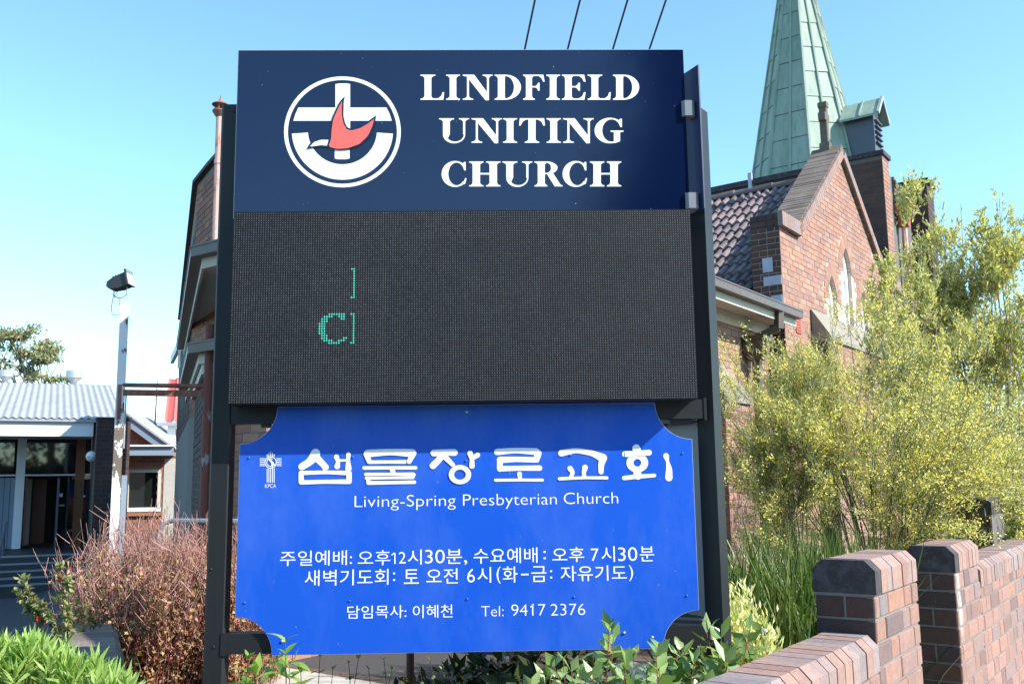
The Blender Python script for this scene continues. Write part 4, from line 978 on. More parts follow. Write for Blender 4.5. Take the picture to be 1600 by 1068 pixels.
# ---------------------------------------------------------------- church hall (low range between the sign and the gable)
hall = thing('church_hall', 'low brown brick church hall with cream eaves and dark gutters behind the sign', 'building', CF)
HX, HY = -6.88, .25; vy1 = 2.92; vy2 = 3.5; bx, by = .552, .834; ex, ey = HX+bx*6.4, vy1+by*6.4
yN = CF.px(415, 760, HX)[1]; HX2 = HX+2.0
foot = [(HX, yN), (HX2, yN), (HX2, HY), (-.012, HY), (-.012, ey), (ex, ey), (HX, vy1)]
b = MB(); b.prism(foot, -.6, 3.72); b.prism([(HX+.002, yN+.05), (HX+1.9, vy1), (HX+4, vy1+6), (HX+bx*4.6, vy2+by*4.6), (HX+.002, vy2)], -.6, 2.86); b.build('wall', M['grey_mortar'], hall)
hb = courses((0, 0, 0), (1, 0, 0), (0, -1, 0), 4.86, 0, 3.7); hb = [(np.array(c)+np.array([HX2, HY, 0]), u, n_, l, h) for c, u, n_, l, h in hb]
vb = [(np.array(c)+np.array([HX, vy1, 0]), u, n_, l, h) for c, u, n_, l, h in courses((0, 0, 0), (0, -1, 0), (-1, 0, 0), vy1-yN, 2.86, 3.7)]+[(np.array(c)+np.array([HX, vy2, 0]), u, n_, l, h) for c, u, n_, l, h in courses((0, 0, 0), (0, -1, 0), (-1, 0, 0), vy2-yN, -.3, 2.84)]
Bn = (-by, bx, 0); bb = [(np.array((HX, vy1, 0))+np.array(c), u, n_, l, h) for c, u, n_, l, h in courses((0, 0, 0), (bx, by, 0), Bn, 6.4, 2.86, 3.7)]+[(np.array((HX, vy2, 0))+np.array(c), u, n_, l, h) for c, u, n_, l, h in courses((0, 0, 0), (bx, by, 0), Bn, 4.6, -.4, 2.84)]
bb = [(c, (-bx, -by, 0), Bn, l, h) for c, u, n_, l, h in bb]
nb = [(np.array(c)+np.array([HX, yN, 0]), u, n_, l, h) for c, u, n_, l, h in courses((0, 0, 0), (1, 0, 0), (0, -1, 0), HX2-HX, -.3, 3.7)]+[(np.array(c)+np.array([HX2, yN, 0]), u, n_, l, h) for c, u, n_, l, h in courses((0, 0, 0), (0, -1, 0), (-1, 0, 0), yN-HY, -.3, 3.7)]
lay(hall, CF, hb+vb+nb, M['church_brick'], 280, bev=0)
lay(hall, CF, bb, M['shaded_brick'], 0, bev=0)
def eave(parent, path, z, oh, gut=True, ends=(True, True), soffit=True):
    """path: wall line points (local xy) ordered so that outside is on the right of travel; builds soffit, fascia and gutter"""
    P = [np.array(p, float) for p in path]; m = len(P); out = []
    for i in range(m):
        d1 = (P[i]-P[i-1])/np.linalg.norm(P[i]-P[i-1]) if i else (P[1]-P[0])/np.linalg.norm(P[1]-P[0])
        d2 = (P[i+1]-P[i])/np.linalg.norm(P[i+1]-P[i]) if i < m-1 else d1
        n1, n2 = np.array([d1[1], -d1[0]]), np.array([d2[1], -d2[0]]); nn = n1+n2; nn = nn/(nn@n1); out.append((P[i], nn))
    for i in range(m-1):
        (p, n1), (q, n2) = out[i], out[i+1]
        def prism4(o0, o1, za, zb_, name, mat):
            vs = [(*(p+n1*o0), za), (*(q+n2*o0), za), (*(q+n2*o1), za), (*(p+n1*o1), za), (*(p+n1*o0), zb_), (*(q+n2*o0), zb_), (*(q+n2*o1), zb_), (*(p+n1*o1), zb_)]
            b = MB(); b.add(vs, [(3, 2, 1, 0), (4, 5, 6, 7), (0, 1, 5, 4), (1, 2, 6, 5), (2, 3, 7, 6), (3, 0, 4, 7)]); return b.build(name, M[mat], parent)
        prism4(.0, oh, z-.10, z-.085, 'soffit', 'cream_soffit'); prism4(.012, .05, z-.26, z-.102, 'frieze_board', 'cream_timber')
        prism4(oh-.001, oh+.024, z-.16, z+.02, 'fascia', 'cream_timber')
        if gut:
            prism4(oh+.026, oh+.13, z-.06, z-.045, 'gutter', 'bronze_paint'); prism4(oh+.118, oh+.13, z-.046, z+.045, 'gutter_lip', 'bronze_paint')
            prism4(oh+.126, oh+.138, z+.03, z+.048, 'gutter_bead', 'bronze_paint')
eave(hall, [(ex-.6, ey), (HX, vy1), (HX, HY), (.06, HY)][0:4] if False else [(ex, ey), (HX, vy1), (HX, yN), (HX2, yN), (HX2, HY), (-.02, HY)], 3.83, .40)
# low pitched roof
o_ = .50; rf = [(HX-o_, yN-o_, 3.86), (HX2-o_, yN-o_, 3.86), (HX2-o_, HY-o_, 3.86), (-.0, HY-o_, 3.86), (-.0, ey, 3.86), (ex, ey+.2, 3.86), (HX-o_, vy1+.2, 3.86)]; pk = (-3.4, 3.6, 4.42)
b = MB(); b.add(rf+[pk, (-.0, 3.0, 4.3)], [(0, 1, 7), (1, 2, 7), (2, 3, 8, 7), (3, 4, 8), (4, 5, 7, 8), (5, 6, 7), (6, 0, 7)]); b.build('roof', M['roof_tile'], hall, fix=True)
# buttresses with stone weatherings
q0 = CF.py(1136, 700, -.12); q1 = CF.py(1172, 620, -.12)
print('buttress', q0, q1)
for xb in (q0[0], q0[0]-2.6):
    wB = max(.35, q1[0]-q0[0])
    zt_b = CF.py(1150, 625, -.12)[2]; zw = CF.py(1140, 580, .2)[2]
    b = MB(); b.box(xb+.006, xb+wB-.006, -.114, HY, -.3, zt_b); b.prism([(-.114, zt_b), (HY, zt_b), (HY, zt_b+.42)], xb+.006, xb+wB-.006, ax=0); bt = b.build('buttress', M['grey_mortar'], hall)
    b = MB(); b.prism([(-.15, zt_b-.03), (-.15, zt_b+.05), (HY-.02, zt_b+.52), (HY-.02, zt_b+.42)][::-1], xb-.01, xb+wB+.01, ax=0); b.build('stone_weathering', M['sandstone'], bt)
    if True:
        lay(bt, CF, courses((xb, -.114, 0), (1, 0, 0), (0, -1, 0), wB, 0, zt_b-.04)+courses((xb+.006, HY, 0), (0, -1, 0), (-1, 0, 0), HY+.12, 0, zt_b-.04, bond='header'), M['church_brick'], 160, bev=0)
# rain head and downpipe in bronze
hq = CF.py(1184, 545, HY-.16); hx = hq[0]; zt_h = CF.py(1184, 528, HY-.16)[2]; zb_h = CF.py(1184, 553, HY-.16)[2]
b = MB(); b.box(hx-.17, hx+.17, HY-.30, HY-.03, zb_h, zt_h); b.box(hx-.19, hx+.19, HY-.32, HY-.03, zt_h-.04, zt_h+.012)
for s_ in (-.1, .1): b.tube([(hx+s_, HY-.31, zb_h-.05), (hx+s_, HY-.31, zt_h-.03)], .028, 8)
b.prism([(hx-.15, zb_h), (hx+.15, zb_h), (hx+.06, zb_h-.09), (hx-.06, zb_h-.09)][::-1], HY-.26, HY-.06, ax=1); b.build('rain_head', M['bronze_paint'], hall)
b = MB(); b.bar((hx, HY-.14, zb_h-.05), (hx, HY-.14, -.1), .10, .10); b.build('downpipe', M['bronze_paint'], hall)
b = MB(); b.bar((hx+.02, HY-.47, 3.79), (hx+.03, HY-.45, 3.55), .09, .09); b.bar((hx+.03, HY-.45, 3.56), (hx-.02, HY-.16, zt_h+.0), .09, .09); b.build('offset_pipe', M['bronze_paint'], hall)
# black pipe at the far corner, annex eave, rear eave
b = MB(); b.box(HX-.08, HX-.01, vy2-.15, vy2-.07, -.4, 2.75); b.build('square_downpipe', M['cabinet_black'], hall)
eave(hall, [(HX+bx*4.6, vy2+by*4.6), (HX-.0, vy2), (HX-.0, vy1-.2)], 2.98, .06)
A1, A2, A3 = CF.loc(at(322, 530, 15)), CF.loc(at(281, 537, 15.6)), CF.loc(at(269, 562, 17.5))
b = MB(); b.bar(A1, A2, .12, .12); b.build('gutter', M['bronze_paint'], hall); b = MB(); b.bar(A1-[0, 0, .24], A2-[0, 0, .24], .05, .34); b.build('fascia', M['cream_timber'], hall)
b = MB(); b.bar(A2, A3, .06, .14); b.build('bargeboard', M['white_paint'], hall)
b = MB(); b.bar(CF.loc(at(289, 548, 15.4)), CF.loc(at(289, 640, 15.4)), .1, .1); b.build('downpipe', M['cabinet_black'], hall)
# taller brick block behind
K1, K2 = at(309, 288, 12.4), at(330, 262, 11.8); kz1, kz2 = K1[2], K2[2]; k1, k2 = CF.loc(K1), CF.loc(K2)
dv = np.array([k2[0]-k1[0], k2[1]-k1[1]]); dv /= np.linalg.norm(dv); k3 = np.array(k2[:2])+dv*1.0; bk = np.array(k1[:2])+np.array([bx, by])*8.5
b = MB()
def vert(b, pts):
    n = len(pts); b.add([(x, y, 0) for x, y, z in pts]+[(x, y, z) for x, y, z in pts], [tuple(range(n))[::-1], tuple(range(n, 2*n))]+[(i, (i+1) % n, n+(i+1) % n, n+i) for i in range(n)])
vert(b, [(k1[0], k1[1], kz1), (k2[0], k2[1], kz2), (k3[0], k3[1], kz2), (k3[0]+3.3, k3[1]+5, kz2), (bk[0], bk[1], kz1-.45)])
tall = thing('church_nave_end', 'tall narrow brick gable end of the church rising left of the sign', 'building', CF)
b.build('wall', M['grey_mortar'], tall)
def facebr(p, q, ztop, z0_=2.5):
    p, q = np.array(p[:2]), np.array(q[:2]); L = np.linalg.norm(q-p); U = np.array([*(q-p)/L, 0]); Nn = np.array([U[1], -U[0], 0])
    return [(np.array([*p, 0])+np.array(c), u, n_, l, h) for c, u, n_, l, h in courses((0, 0, 0), U, Nn, L, z0_, ztop)]
Nd = facebr(k1, k3, kz1-.02); lay(tall, CF, Nd, M['annex_brick'], 90, bev=0); lay(tall, CF, facebr(bk, k1, kz1-.5), M['shaded_brick'], 0, bev=0)
b = MB(); b.bar(k1+[-.0, 0, .02], k2+[0, 0, .02], .14, .05); b.bar(k2+[0, 0, .02], np.array([*k3, kz2+.02]), .14, .05); b.bar(k1+[0, 0, .02], np.array([*bk, kz1-.43]), .14, .05); b.build('coping', M['shaded_brick'], tall)
# vent pipe and rusty downpipe
V0, V1 = CF.loc(at(337, 388, 10.0)), CF.loc(at(342, 178, 10.0))
vent = thing('vent_pipe', 'pinkish rusting soil vent pipe with conical cap above the hall eave', 'pipe', CF.w(V0))
vent.rotation_euler = (0, 0, 0); hv = V1[2]-V0[2]
b = MB(); b.tube([(0, 0, -.1), (0, 0, hv)], .043, 12); b.tube([(0, 0, hv*.62), (0, 0, hv*.62+.05)], .05, 12); b.build('pipe', M['pink_vent_paint'], vent, smooth=False)
b = MB(); b.lathe([(.045, hv-.04), (.085, hv+.02), (.085, hv+.035), (.05, hv+.045)], k=16); b.build('collar', M['rusty_pipe'], vent)
b = MB(); b.lathe([(.092, hv+.10), (.092, hv+.108), (.03, hv+.14), (.012, hv+.17), (.002, hv+.225)], k=16)
for a in range(4): b.bar((.055*math.cos(a*1.57), .055*math.sin(a*1.57), hv+.03), (.055*math.cos(a*1.57), .055*math.sin(a*1.57), hv+.105), .018, .01)
b.build('cap', M['rusty_pipe'], vent)
D0 = CF.px(325, 600, HX-.12); dp = thing('downpipe', 'rusty red downpipe with peeling grey paint beside the left sign post', 'pipe', CF)
zt_d = CF.px(328, 507, HX-.12)[2]; b = MB(); b.tube([(HX-.12, D0[1], -.3), (HX-.12, D0[1], zt_d)], .042, 12); b.build('pipe', M['rusty_downpipe'], dp)
for z in (zt_d-.3, 1.2):
    b = MB(); b.tube([(HX-.12, D0[1], z), (HX-.12, D0[1], z+.05)], .05, 12); b.build('bracket', M['rusty_downpipe'], dp)

# ---------------------------------------------------------------- low hall on the far left
_o = at(100, 764, 22.5); LF = Frame(_o[0], _o[1], 64)
lh = thing('meeting_hall', 'low white fronted hall with grey corrugated roof, open doors and steps on the far left', 'building', LF)
def LP(px, py, yl=0.0): q = LF.py(px, py, yl); return q[0], q[2]
def lbox(name, px0, px1, py0, py1, y0, y1, mat, parent=lh, x=None, label=None):
    pm_ = (py0+py1)/2; xa, xb = LP(px0, pm_, y0)[0], LP(px1, pm_, y0)[0]; za, zb_ = LP(px0, py1, y0)[1], LP(px1, py0, y0)[1]; b = MB(); b.box(min(xa, xb), max(xa, xb), y0, y1, min(za, zb_), max(za, zb_)); return b.build(name, M[mat], parent, label)
zland = LP(60, 857)[1]; ztr = LP(60, 742.5)[1]; zfb = LP(60, 684, -.3)[1]
xl_, xbl = LP(-320, 760)[0], LP(142, 760)[0]
# interior
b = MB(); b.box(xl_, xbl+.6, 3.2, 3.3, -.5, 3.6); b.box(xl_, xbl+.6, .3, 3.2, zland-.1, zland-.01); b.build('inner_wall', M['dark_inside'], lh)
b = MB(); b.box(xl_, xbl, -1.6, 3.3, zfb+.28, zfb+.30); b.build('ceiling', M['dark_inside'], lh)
# posts, transom, glazing
for i, (a, c) in enumerate(((-130, -118), (23, 37))):
    lbox('post', a, c, 683, 857, -.06, .06, 'white_paint')
lbox('transom', -320, 142, 740, 746, -.08, .04, 'white_paint')
for a, c in ((-320, -131), (-117, 22.5), (37.5, 142)): lbox('window_pane', a, c, 684, 740, .0, .012, 'window_glass')
lbox('noticeboard', 38, 63, 714, 736, .10, .13, 'notice_green')
for k in range(-12, 1):
    lbox('door_panel', 23-(1-k)*9.6+.6, 23-(-k)*9.6-.2, 746, 857, -.015, .02, 'blue_grey_paint')
lbox('door_frame', 37, 41, 746, 852, -.03, .03, 'door_brown'); 
lbox('inner_post', 41, 47.5, 748, 851, .9, 1.0, 'cream_timber'); dbn = lbox('door', 50, 71, 748, 849, 1.2, 1.26, 'door_brown', label='brown inner door standing half open')
# blue grey leaf standing open
xa, z1 = LP(84, 746); 
b = MB(); b.bar((LP(96, 746)[0]-.05, -.02, (z1+zland)/2), (LP(84, 746)[0]+.10, -.78, (z1+zland)/2), .05, z1-zland-.02); dl_ = b.build('door', M['door_blue'], lh, label='blue grey outer door leaf standing open')
lbox('paper_notice', 91, 98, 770, 776, -.62, -.615, 'paper_white', dl_)
b = MB(); q = LP(97, 789, -.6); b.tube([(q[0]-.06, -.62, q[1]), (q[0]+.05, -.62, q[1])], .02, 6); b.build('handle', M['galvanised'], dl_)
gl = lbox('glass_door', 104, 141, 748, 853, -.01, .02, 'window_glass'); 
for a, c, d, e_ in ((103, 106, 746, 856), (138, 142, 746, 856), (103, 142, 850, 856)): lbox('rail', a, c, d, e_, -.03, .03, 'door_blue', gl)
# fascia, roof sheet, cowls
ex0, ez0 = LP(147, 655.5, -1.7); xr_ = LP(193, 655, -1.7)[0]
b = MB(); b.box(xl_-3, LP(146, 670, -1.72)[0], -1.72, -1.66, LP(60, 681, -1.7)[1], LP(60, 656, -1.7)[1]); b.build('fascia', M['white_paint'], lh)
b = MB(); b.box(xl_-3, LP(146, 670, -1.72)[0], -1.66, -.0, LP(60, 681, -1.7)[1]+.01, LP(60, 681, -1.7)[1]+.03); b.build('soffit', M['cream_soffit'], lh)
b = MB(); b.box(xl_-3, xr_+.02, -1.80, -1.73, LP(60, 658, -1.75)[1], LP(60, 653.5, -1.75)[1]); b.build('gutter', M['galvanised'], lh)
zr0 = LP(60, 655, -1.78)[1]; zr1 = LF.py(60, 600, 4.6)[2]
vs, fs, pitch = [], [], .15; x = xl_-3; k = 0; X = []
while x < xr_+.02: X.append(x); x += pitch/6
for i, x in enumerate(X): h = .018*math.cos(2*math.pi*i/6); vs += [(x, -1.82, zr0+h+.03), (x, 4.6, zr1+h+.03)]
fs = [(2*i, 2*i+2, 2*i+3, 2*i+1) for i in range(len(X)-1)]
addobj('roof_sheet', mesh('roof_sheet', vs, fs, True), lh, M['corrugated_grey'])
b = MB(); b.add([(xl_-3, 4.6, zr1+.03), (X[-1], 4.6, zr1+.03), (X[-1], 11, zr0), (xl_-3, 11, zr0)], [(0, 1, 2, 3)]); b.build('roof_back', M['corrugated_grey'], lh)
b = MB(); b.prism([(-.1, zr0+.2), (4.6, zr1-.02), (11, zr0-.04), (11, -.5), (-.1, -.5)], X[-1]-.9, X[-1]-.7, ax=0); b.build('side_wall', M['annex_brick'], lh)
for px, py, w_ in ((115, 590, 12.5), (8, 586, 11)):
    q = LF.py(px, py+12, 4.6); sc_ = 26.0/1480; r = w_*sc_
    cw = thing('roof_cowl', 'round galvanised roof vent on the grey ridge, '+('nearer the lamp pole' if px > 50 else 'cut by the left edge of the photo'), 'vent', LF.w((q[0], 4.6, zr1)), 'roof vents on the grey hall')
    b = MB(); b.lathe([(r*.45, -.1), (r*.45, r*.5), (r*.9, r*.85), (r*.92, r*.95)], k=20); b.build('neck', M['galvanised'], cw, smooth=True)
    b = MB(); b.lathe([(r*.95, r*.9), (r, r*.92), (r, r*1.75), (r*.9, r*1.85), (r*.1, r*1.9)], k=20); b.build('drum', M['galvanised'], cw)
# dark brick blade wall
xA, xB = LP(147, 760, -2.3)[0], LP(200, 760, -2.3)[0]; zT = LP(170, 652, -2.3)[1]
blade = thing('brick_pylon', 'tall dark clinker brick pylon standing at the end of the white fascia', 'wall', LF)
b = MB(); b.box(xA, xB, -2.29, -.02, -.9, zT-.01); b.build('mortar', M['dark_mortar'], blade)
lay(blade, LF, courses((xA, -2.29, 0), (1, 0, 0), (0, -1, 0), xB-xA, -.75, zT-.05, bl=.29, bh=.086, j=.012), M['clinker_brick'], 300, bev=0)
b = MB(); b.box(xA-.02, xB+.02, -2.32, 0, zT-.05, zT+.01); b.build('coping', M['dark_coping_brick'], blade)
q = LP(141, 712, -2.35); wl_ = MB(); wl_.lathe([(.10, 0), (.12, .05), (.08, .13), (.01, .17)], k=12); lamp = wl_.build('wall_lamp', M['paper_white']); tag(lamp, 'small round white lamp fixed on the edge of the dark brick pylon', 'lamp')
lamp.location = LF.w((xA-.06, -2.0, q[1])); lamp.rotation_euler = (math.pi/2, 0, 0)
# landing and steps
b = MB(); b.box(xl_, xA-.02, -2.0, .3, -1, zland); b.build('landing', M['step_tile'], lh)
ys = [865, 877, 888, 898.5, 909]; zprev = zland
for i, yy in enumerate(ys):
    yl = -2.0-.30*i; z = LP(60, yy, yl)[1]
    if i == 0: z = zland-.0
    b = MB(); b.box(xl_, xA+.3, yl-.30, yl-.002, -1.2, z-.0 if i else z-.10*0-.002); st = b.build('step', M['step_tile'], lh)
    b = MB(); b.box(xl_, xA+.3, yl-.31, yl-.25, z-.028, z+.006); b.build('nosing', M['nosing'], st)
b = MB(); h0 = LF.py(8, 815, -2.2); x0 = LP(8, 815, -2.2)[0]; zb0 = LP(8, 868, -2.2)[1]
b.tube([(x0, -2.2, zb0-.1), (x0, -2.2, h0[2]-.08), (x0+.03, -2.3, h0[2]), (x0-.02, -3.5, h0[2]-.55), (x0-.03, -3.55, zb0-.9)], .022, 8); hr = b.build('handrail', M['door_blue']); hr.location = LF.o; hr.rotation_euler = (0, 0, LF.rz); tag(hr, 'thin dark metal handrail on the steps at the left edge', 'handrail')

# brick annex with framed window beyond the pylon
AF = Frame(*at(235, 764, 24.0)[:2], 72)
def AP(px, py, yl=0.0): q = AF.py(px, py, yl); return q[0], q[2]
ann = thing('brick_annex', 'orange brick annex with a framed dark window under a blue grey fascia', 'building', AF)
def abox(name, px0, px1, py0, py1, y0, y1, mat, parent=ann, label=None):
    pm_ = (py0+py1)/2; xa, xb = AP(px0, pm_, y0)[0], AP(px1, pm_, y0)[0]; za, zb_ = AP(px0, py1, y0)[1], AP(px1, py0, y0)[1]; b = MB(); b.box(xa, xb, y0, y1, za, zb_); return b.build(name, M[mat], parent, label)
xa, _ = AP(185, 760); xb, _ = AP(278, 760); wx0, wz0 = AP(199, 800); wx1, wz1 = AP(251, 733)
b = MB(); b.box(xa, wx0, .006, .3, -1, AP(235, 706)[1]); b.box(wx1, xb, .006, .3, -1, AP(235, 706)[1]); b.box(wx0, wx1, .006, .3, -1, wz0); b.box(wx0, wx1, .006, .3, wz1, AP(235, 706)[1]); b.build('wall', M['mortar'], ann)
lay(ann, AF, courses((xa, .006, 0), (1, 0, 0), (0, -1, 0), xb-xa, -.6, AP(235, 712)[1], lambda x, z: not (wx0-.02 < x+xa < wx1+.02 and wz0-.02 < z < wz1+.02), bl=.24, bh=.085, j=.012), M['annex_brick'], 220, bev=0)
fw = 5
for a, c, d, e_ in ((199, 251, 733, 738), (246, 251, 738, 795), (199, 251, 792, 799), (199, 201, 738, 795)): abox('window_frame', a, c, d, e_, -.02, .10, 'cream_timber' if d < 790 else 'white_paint')
abox('window_pane', 200, 247, 737, 793, .10, .11, 'window_glass'); abox('sill', 197, 253, 800, 806, -.08, .05, 'annex_brick')
abox('flat_roof', 196, 272, 694.5, 697, -.7, 2.5, 'white_paint'); abox('fascia', 198, 271, 697.5, 711, -.62, -.56, 'blue_grey_paint'); 
b = MB(); x0, z0_ = AP(198, 711, -.56); x1, _ = AP(271, 711, -.56); b.box(x0, x1, -.56, .0, z0_, z0_+.02); b.build('soffit', M['cream_soffit'], ann)
xq, zq = AP(262, 790, -.02); b = MB(); b.box(xq-.12, xb, -.015, .004, -.6, AP(262, 716)[1]); b.build('render_patch', M['concrete'], ann)
# brick gable behind
GF = Frame(*at(225, 764, 30)[:2], 80); gx0, gz0 = (lambda q: (q[0], q[2]))(GF.py(190, 648)); gx1, gz1 = (lambda q: (q[0], q[2]))(GF.py(252, 694)); 
gb = thing('brick_house', 'pale brick gable with grey bargeboard seen past the annex roof', 'house', GF)
b = MB(); b.prism([(gx0-3, -1), (gx1, -1), (gx1, gz1-.15), (gx0, gz0-.15), (gx0-3, gz0-2.2)], 0, 5, ax=1); b.build('wall', M['mortar'], gb)
lay(gb, GF, courses((gx0-3, 0, 0), (1, 0, 0), (0, -1, 0), gx1-gx0+3, 1.2, gz0, lambda x, z: in_poly(x+gx0-3, z, [(gx0-3, 0), (gx1, 0), (gx1, gz1-.2), (gx0, gz0-.2), (gx0-3, gz0-2.2)]), bl=.24, bh=.085), M['annex_brick'], 120, bev=0)
b = MB(); b.bar((gx0, -.2, gz0), (gx1+.3, -.2, gz1-.2), .08, .30); b.bar((gx0, -.2, gz0), (gx0-3, -.2, gz0-2.2), .08, .3); b.build('bargeboard', M['blue_grey_paint'], gb)
b = MB(); b.bar((gx0, 2.4, gz0+.17), (gx1+.3, 2.4, gz1-.03), 5.4, .05); b.bar((gx0, 2.4, gz0+.17), (gx0-3, 2.4, gz0-2.03), 5.4, .05); b.build('roof', M['corrugated_grey'], gb)
# red roofed house
RF = Frame(*at(265, 764, 33)[:2], 84)
def RP(px, py, yl=0.0): q = RF.py(px, py, yl); return q[0], q[2]
rh_ = thing('red_roof_house', 'house with red corrugated roof and white gable edge between annex and church', 'house', RF)
(x0, z0_), (x1, _), (_, z1) = RP(257, 660), RP(330, 660), RP(262, 590)
vs = []; k = 0; X = [x0+i*.045 for i in range(int((x1-x0)/.045))]
for i, x in enumerate(X): h = .06*max(0, math.cos(2*math.pi*i/7))**2; vs += [(x, -.0-h*.5, z0_+h), (x, .32-h*.5, z1+h)]
addobj('roof_sheet', mesh('roof_sheet', vs, [(2*i, 2*i+2, 2*i+3, 2*i+1) for i in range(len(X)-1)]), rh_, M['corrugated_red'])
xw, _ = RP(245, 640); b = MB(); b.box(xw, x0-.01, -.05, .1, z0_, z1+.02); b.build('gable_edge', M['white_paint'], rh_)
b = MB(); b.box(x0-.2, x1, -.2, -.05, z0_-.12, z0_); b.build('gutter', M['galvanised'], rh_)
xp0, _ = RP(261, 680); xp1, _ = RP(274, 680); b = MB(); b.box(xp0, xp1, .0, .15, -.5, z0_-.1); b.build('corner_board', M['white_paint'], rh_)
b = MB(); b.box(xp1, x1, .1, 4, -1, z0_); b.build('wall', M['annex_brick'], rh_)
b = MB(); b.bar((xw-.05, .2, z1), (RP(238, 694)[0], .2, RP(238, 694)[1]), .06, .06); b.bar((RP(243, 676)[0], .2, RP(243, 676)[1]), (x0, .2, RP(243, 676)[1]), .1, .14); b.bar((RP(243, 684)[0], .2, RP(243, 684)[1]), (x0, .2, RP(243, 684)[1]), .1, .1); b.build('stair_rail', M['door_blue'], rh_)

# ---------------------------------------------------------------- lamp pole, pipe rail, handrail
pb, pt = at(178, 835, 9.25), at(195, 474, 9.25)
pole = thing('lamp_pole', 'white timber lamp pole with flaking paint rising left of the sign', 'pole', np.array([pt[0], pt[1], 0])); pole.rotation_euler = (0, 0, math.radians(26))
b = MB(); b.box(-.040, .040, -.026, .026, -.6, pt[2]); b.build('pole', M['flaking_white_paint'], pole)
b = MB(); b.box(.05, .10, .05, .10, -.6, at(185, 742, 9.25)[2]); b.build('side_post', M['blue_grey_paint'], pole)
b = MB(); b.box(.047, .06, .0, .05, at(187, 700, 9.25)[2], at(187, 612, 9.25)[2]); b.build('batten', M['galvanised'], pole)
fl = thing('flood_lamp', 'black flood lamp tilted back on a bracket on top of the white pole', 'lamp', np.array([pt[0]-.05, pt[1], pt[2]])); fl.scale = (.64, .64, .64)
b = MB(); b.tube([(0, 0, -.02), (0, 0, .10)], .012, 8); b.tube([(-.10, 0, .28), (-.10, 0, .12), (-.04, 0, .095), (.04, 0, .095), (.10, 0, .14), (.10, 0, .30)], .011, 6); b.build('bracket', M['galvanised'], fl)
b = MB(); prof = [(-.19, -.05), (-.15, -.10), (.0, -.11), (.13, -.085), (.16, .12), (-.06, .075), (-.17, .02)]
ang = math.radians(12)
pr_ = [(x*math.cos(ang)-z*math.sin(ang), x*math.sin(ang)+z*math.cos(ang)+.34) for x, z in prof]; b.prism(pr_, -.12, .12, ax=1); b.build('housing', M['lamp_black'], fl)
b = MB(); b.bar((.155, 0, .28), (.105, 0, .52), .30, .022); b.build('front_frame', M['lamp_black'], fl); b = MB(); b.bar((.172, 0, .29), (.122, 0, .50), .24, .008); b.build('front_glass', M['leaded_glass'], fl)
b = MB()
for i in range(5): b.box(-.10+i*.045, -.09+i*.045, -.10, .10, .40+i*.011, .43+i*.011)
b.build('cooling_fin', M['galvanised'], fl)
b = MB(); b.tube([(-.04, 0, .2), (-.11, 0, .08), (-.13, 0, -.06), (-.11, 0, -.17), (-.01, -.0, -.19)], .006, 5); b.build('cable', M['wire_black'], fl)
pA, pB = at(188, 601, 9.25), CF.w(CF.px(326, 603, HX-.12)); rp_ = thing('pipe_rail', 'rusty double pipe running from the lamp pole to the church wall', 'pipe', pA)
b = MB(); b.tube([(-.02, 0, 0), tuple(pB-pA)], .022, 8); b.build('upper_pipe', M['rusty_pipe'], rp_)
b = MB(); b.bar((.0, 0, -.075), tuple(pB-pA+np.array([0, 0, -.075])), .03, .06); b.build('lower_rail', M['rusty_pipe'], rp_)
b = MB(); b.box(.0, .035, -.05, -.044, -.34, .0); b.build('rust_plate', M['rusty_pipe'], rp_)
hA, hB = at(248, 835, 8.9), at(372, 812, 8.5); zt_ = at(270, 813, 8.8)[2]
b = MB(); b.tube([(hA[0], hA[1], 0), (hA[0], hA[1], zt_-.12), (hA[0]+.04, hA[1], zt_-.03), (hA[0]+.13, hA[1], zt_), (hB[0], hB[1], zt_), (hB[0]+.6, hB[1]-.2, zt_)], .021, 8); o = b.build('handrail', M['galvanised']); tag(o, 'grey pipe handrail crossing behind the bare red-twigged bush', 'handrail')
# overhead service wires
dvec = ray(510, 1570); dvec /= np.linalg.norm(dvec)
for i, (px, nm) in enumerate(((819.5, 'leftmost'), (886.5, 'second from the left'), (957, 'third from the left'), (1014, 'rightmost'))):
    p0 = at(px, 79, 6.4+.05*i); p1 = p0+dvec*2.6; p2 = p0-dvec*9
    mid = [p2+(p1-p2)*t-np.array([0, 0, .10*math.sin(math.pi*t)])*0 for t in np.linspace(0, 1, 4)]
    b = MB(); b.tube(mid, .0075, 6); o = b.build('overhead_wire', M['wire_black']); tag(o, f'thin black overhead wire above the sign, {nm} of four', 'wire', 'overhead wires above the sign')
# sloping low wall in the lower left
WL0 = at(142, 1030, 4.9); WL1 = at(149, 941, 10.6); LW = Frame(WL0[0], WL0[1], math.degrees(math.atan2(WL1[0]-WL0[0], WL1[1]-WL0[1])))
Lw = math.hypot(WL1[0]-WL0[0], WL1[1]-WL0[1]); slp = (WL1[2]-WL0[2])/Lw
lw = thing('brick_wall', 'low sloping garden wall with worn brick top between bright shrub and twiggy bush', 'wall', LW)
b = MB(); b.prism([(-1.2, -.6), (Lw, -.6), (Lw, WL1[2]-.12), (-1.2, WL0[2]-.12-slp*1.2)], -.15, .15, ax=1); b.build('mortar', M['grey_mortar'], lw)
coping(lw, LW, -1.2, Lw, -.16, .16, WL0[2]-.115-slp*1.2, M['slate_brick_coping'], pitch=.083, slope=slp, h=.115)
pcs = [(np.array((x+.12, -.15, z)), (1, 0, 0), (0, -1, 0), .22, .076) for r in range(9) for x in np.arange(-1.2+(r % 2)*.12, Lw-.2, .24) for z in [WL0[2]-.17+slp*x-r*.086] if z > -.5]
lay(lw, LW, pcs, M['garden_brick'], 120, bev=0)
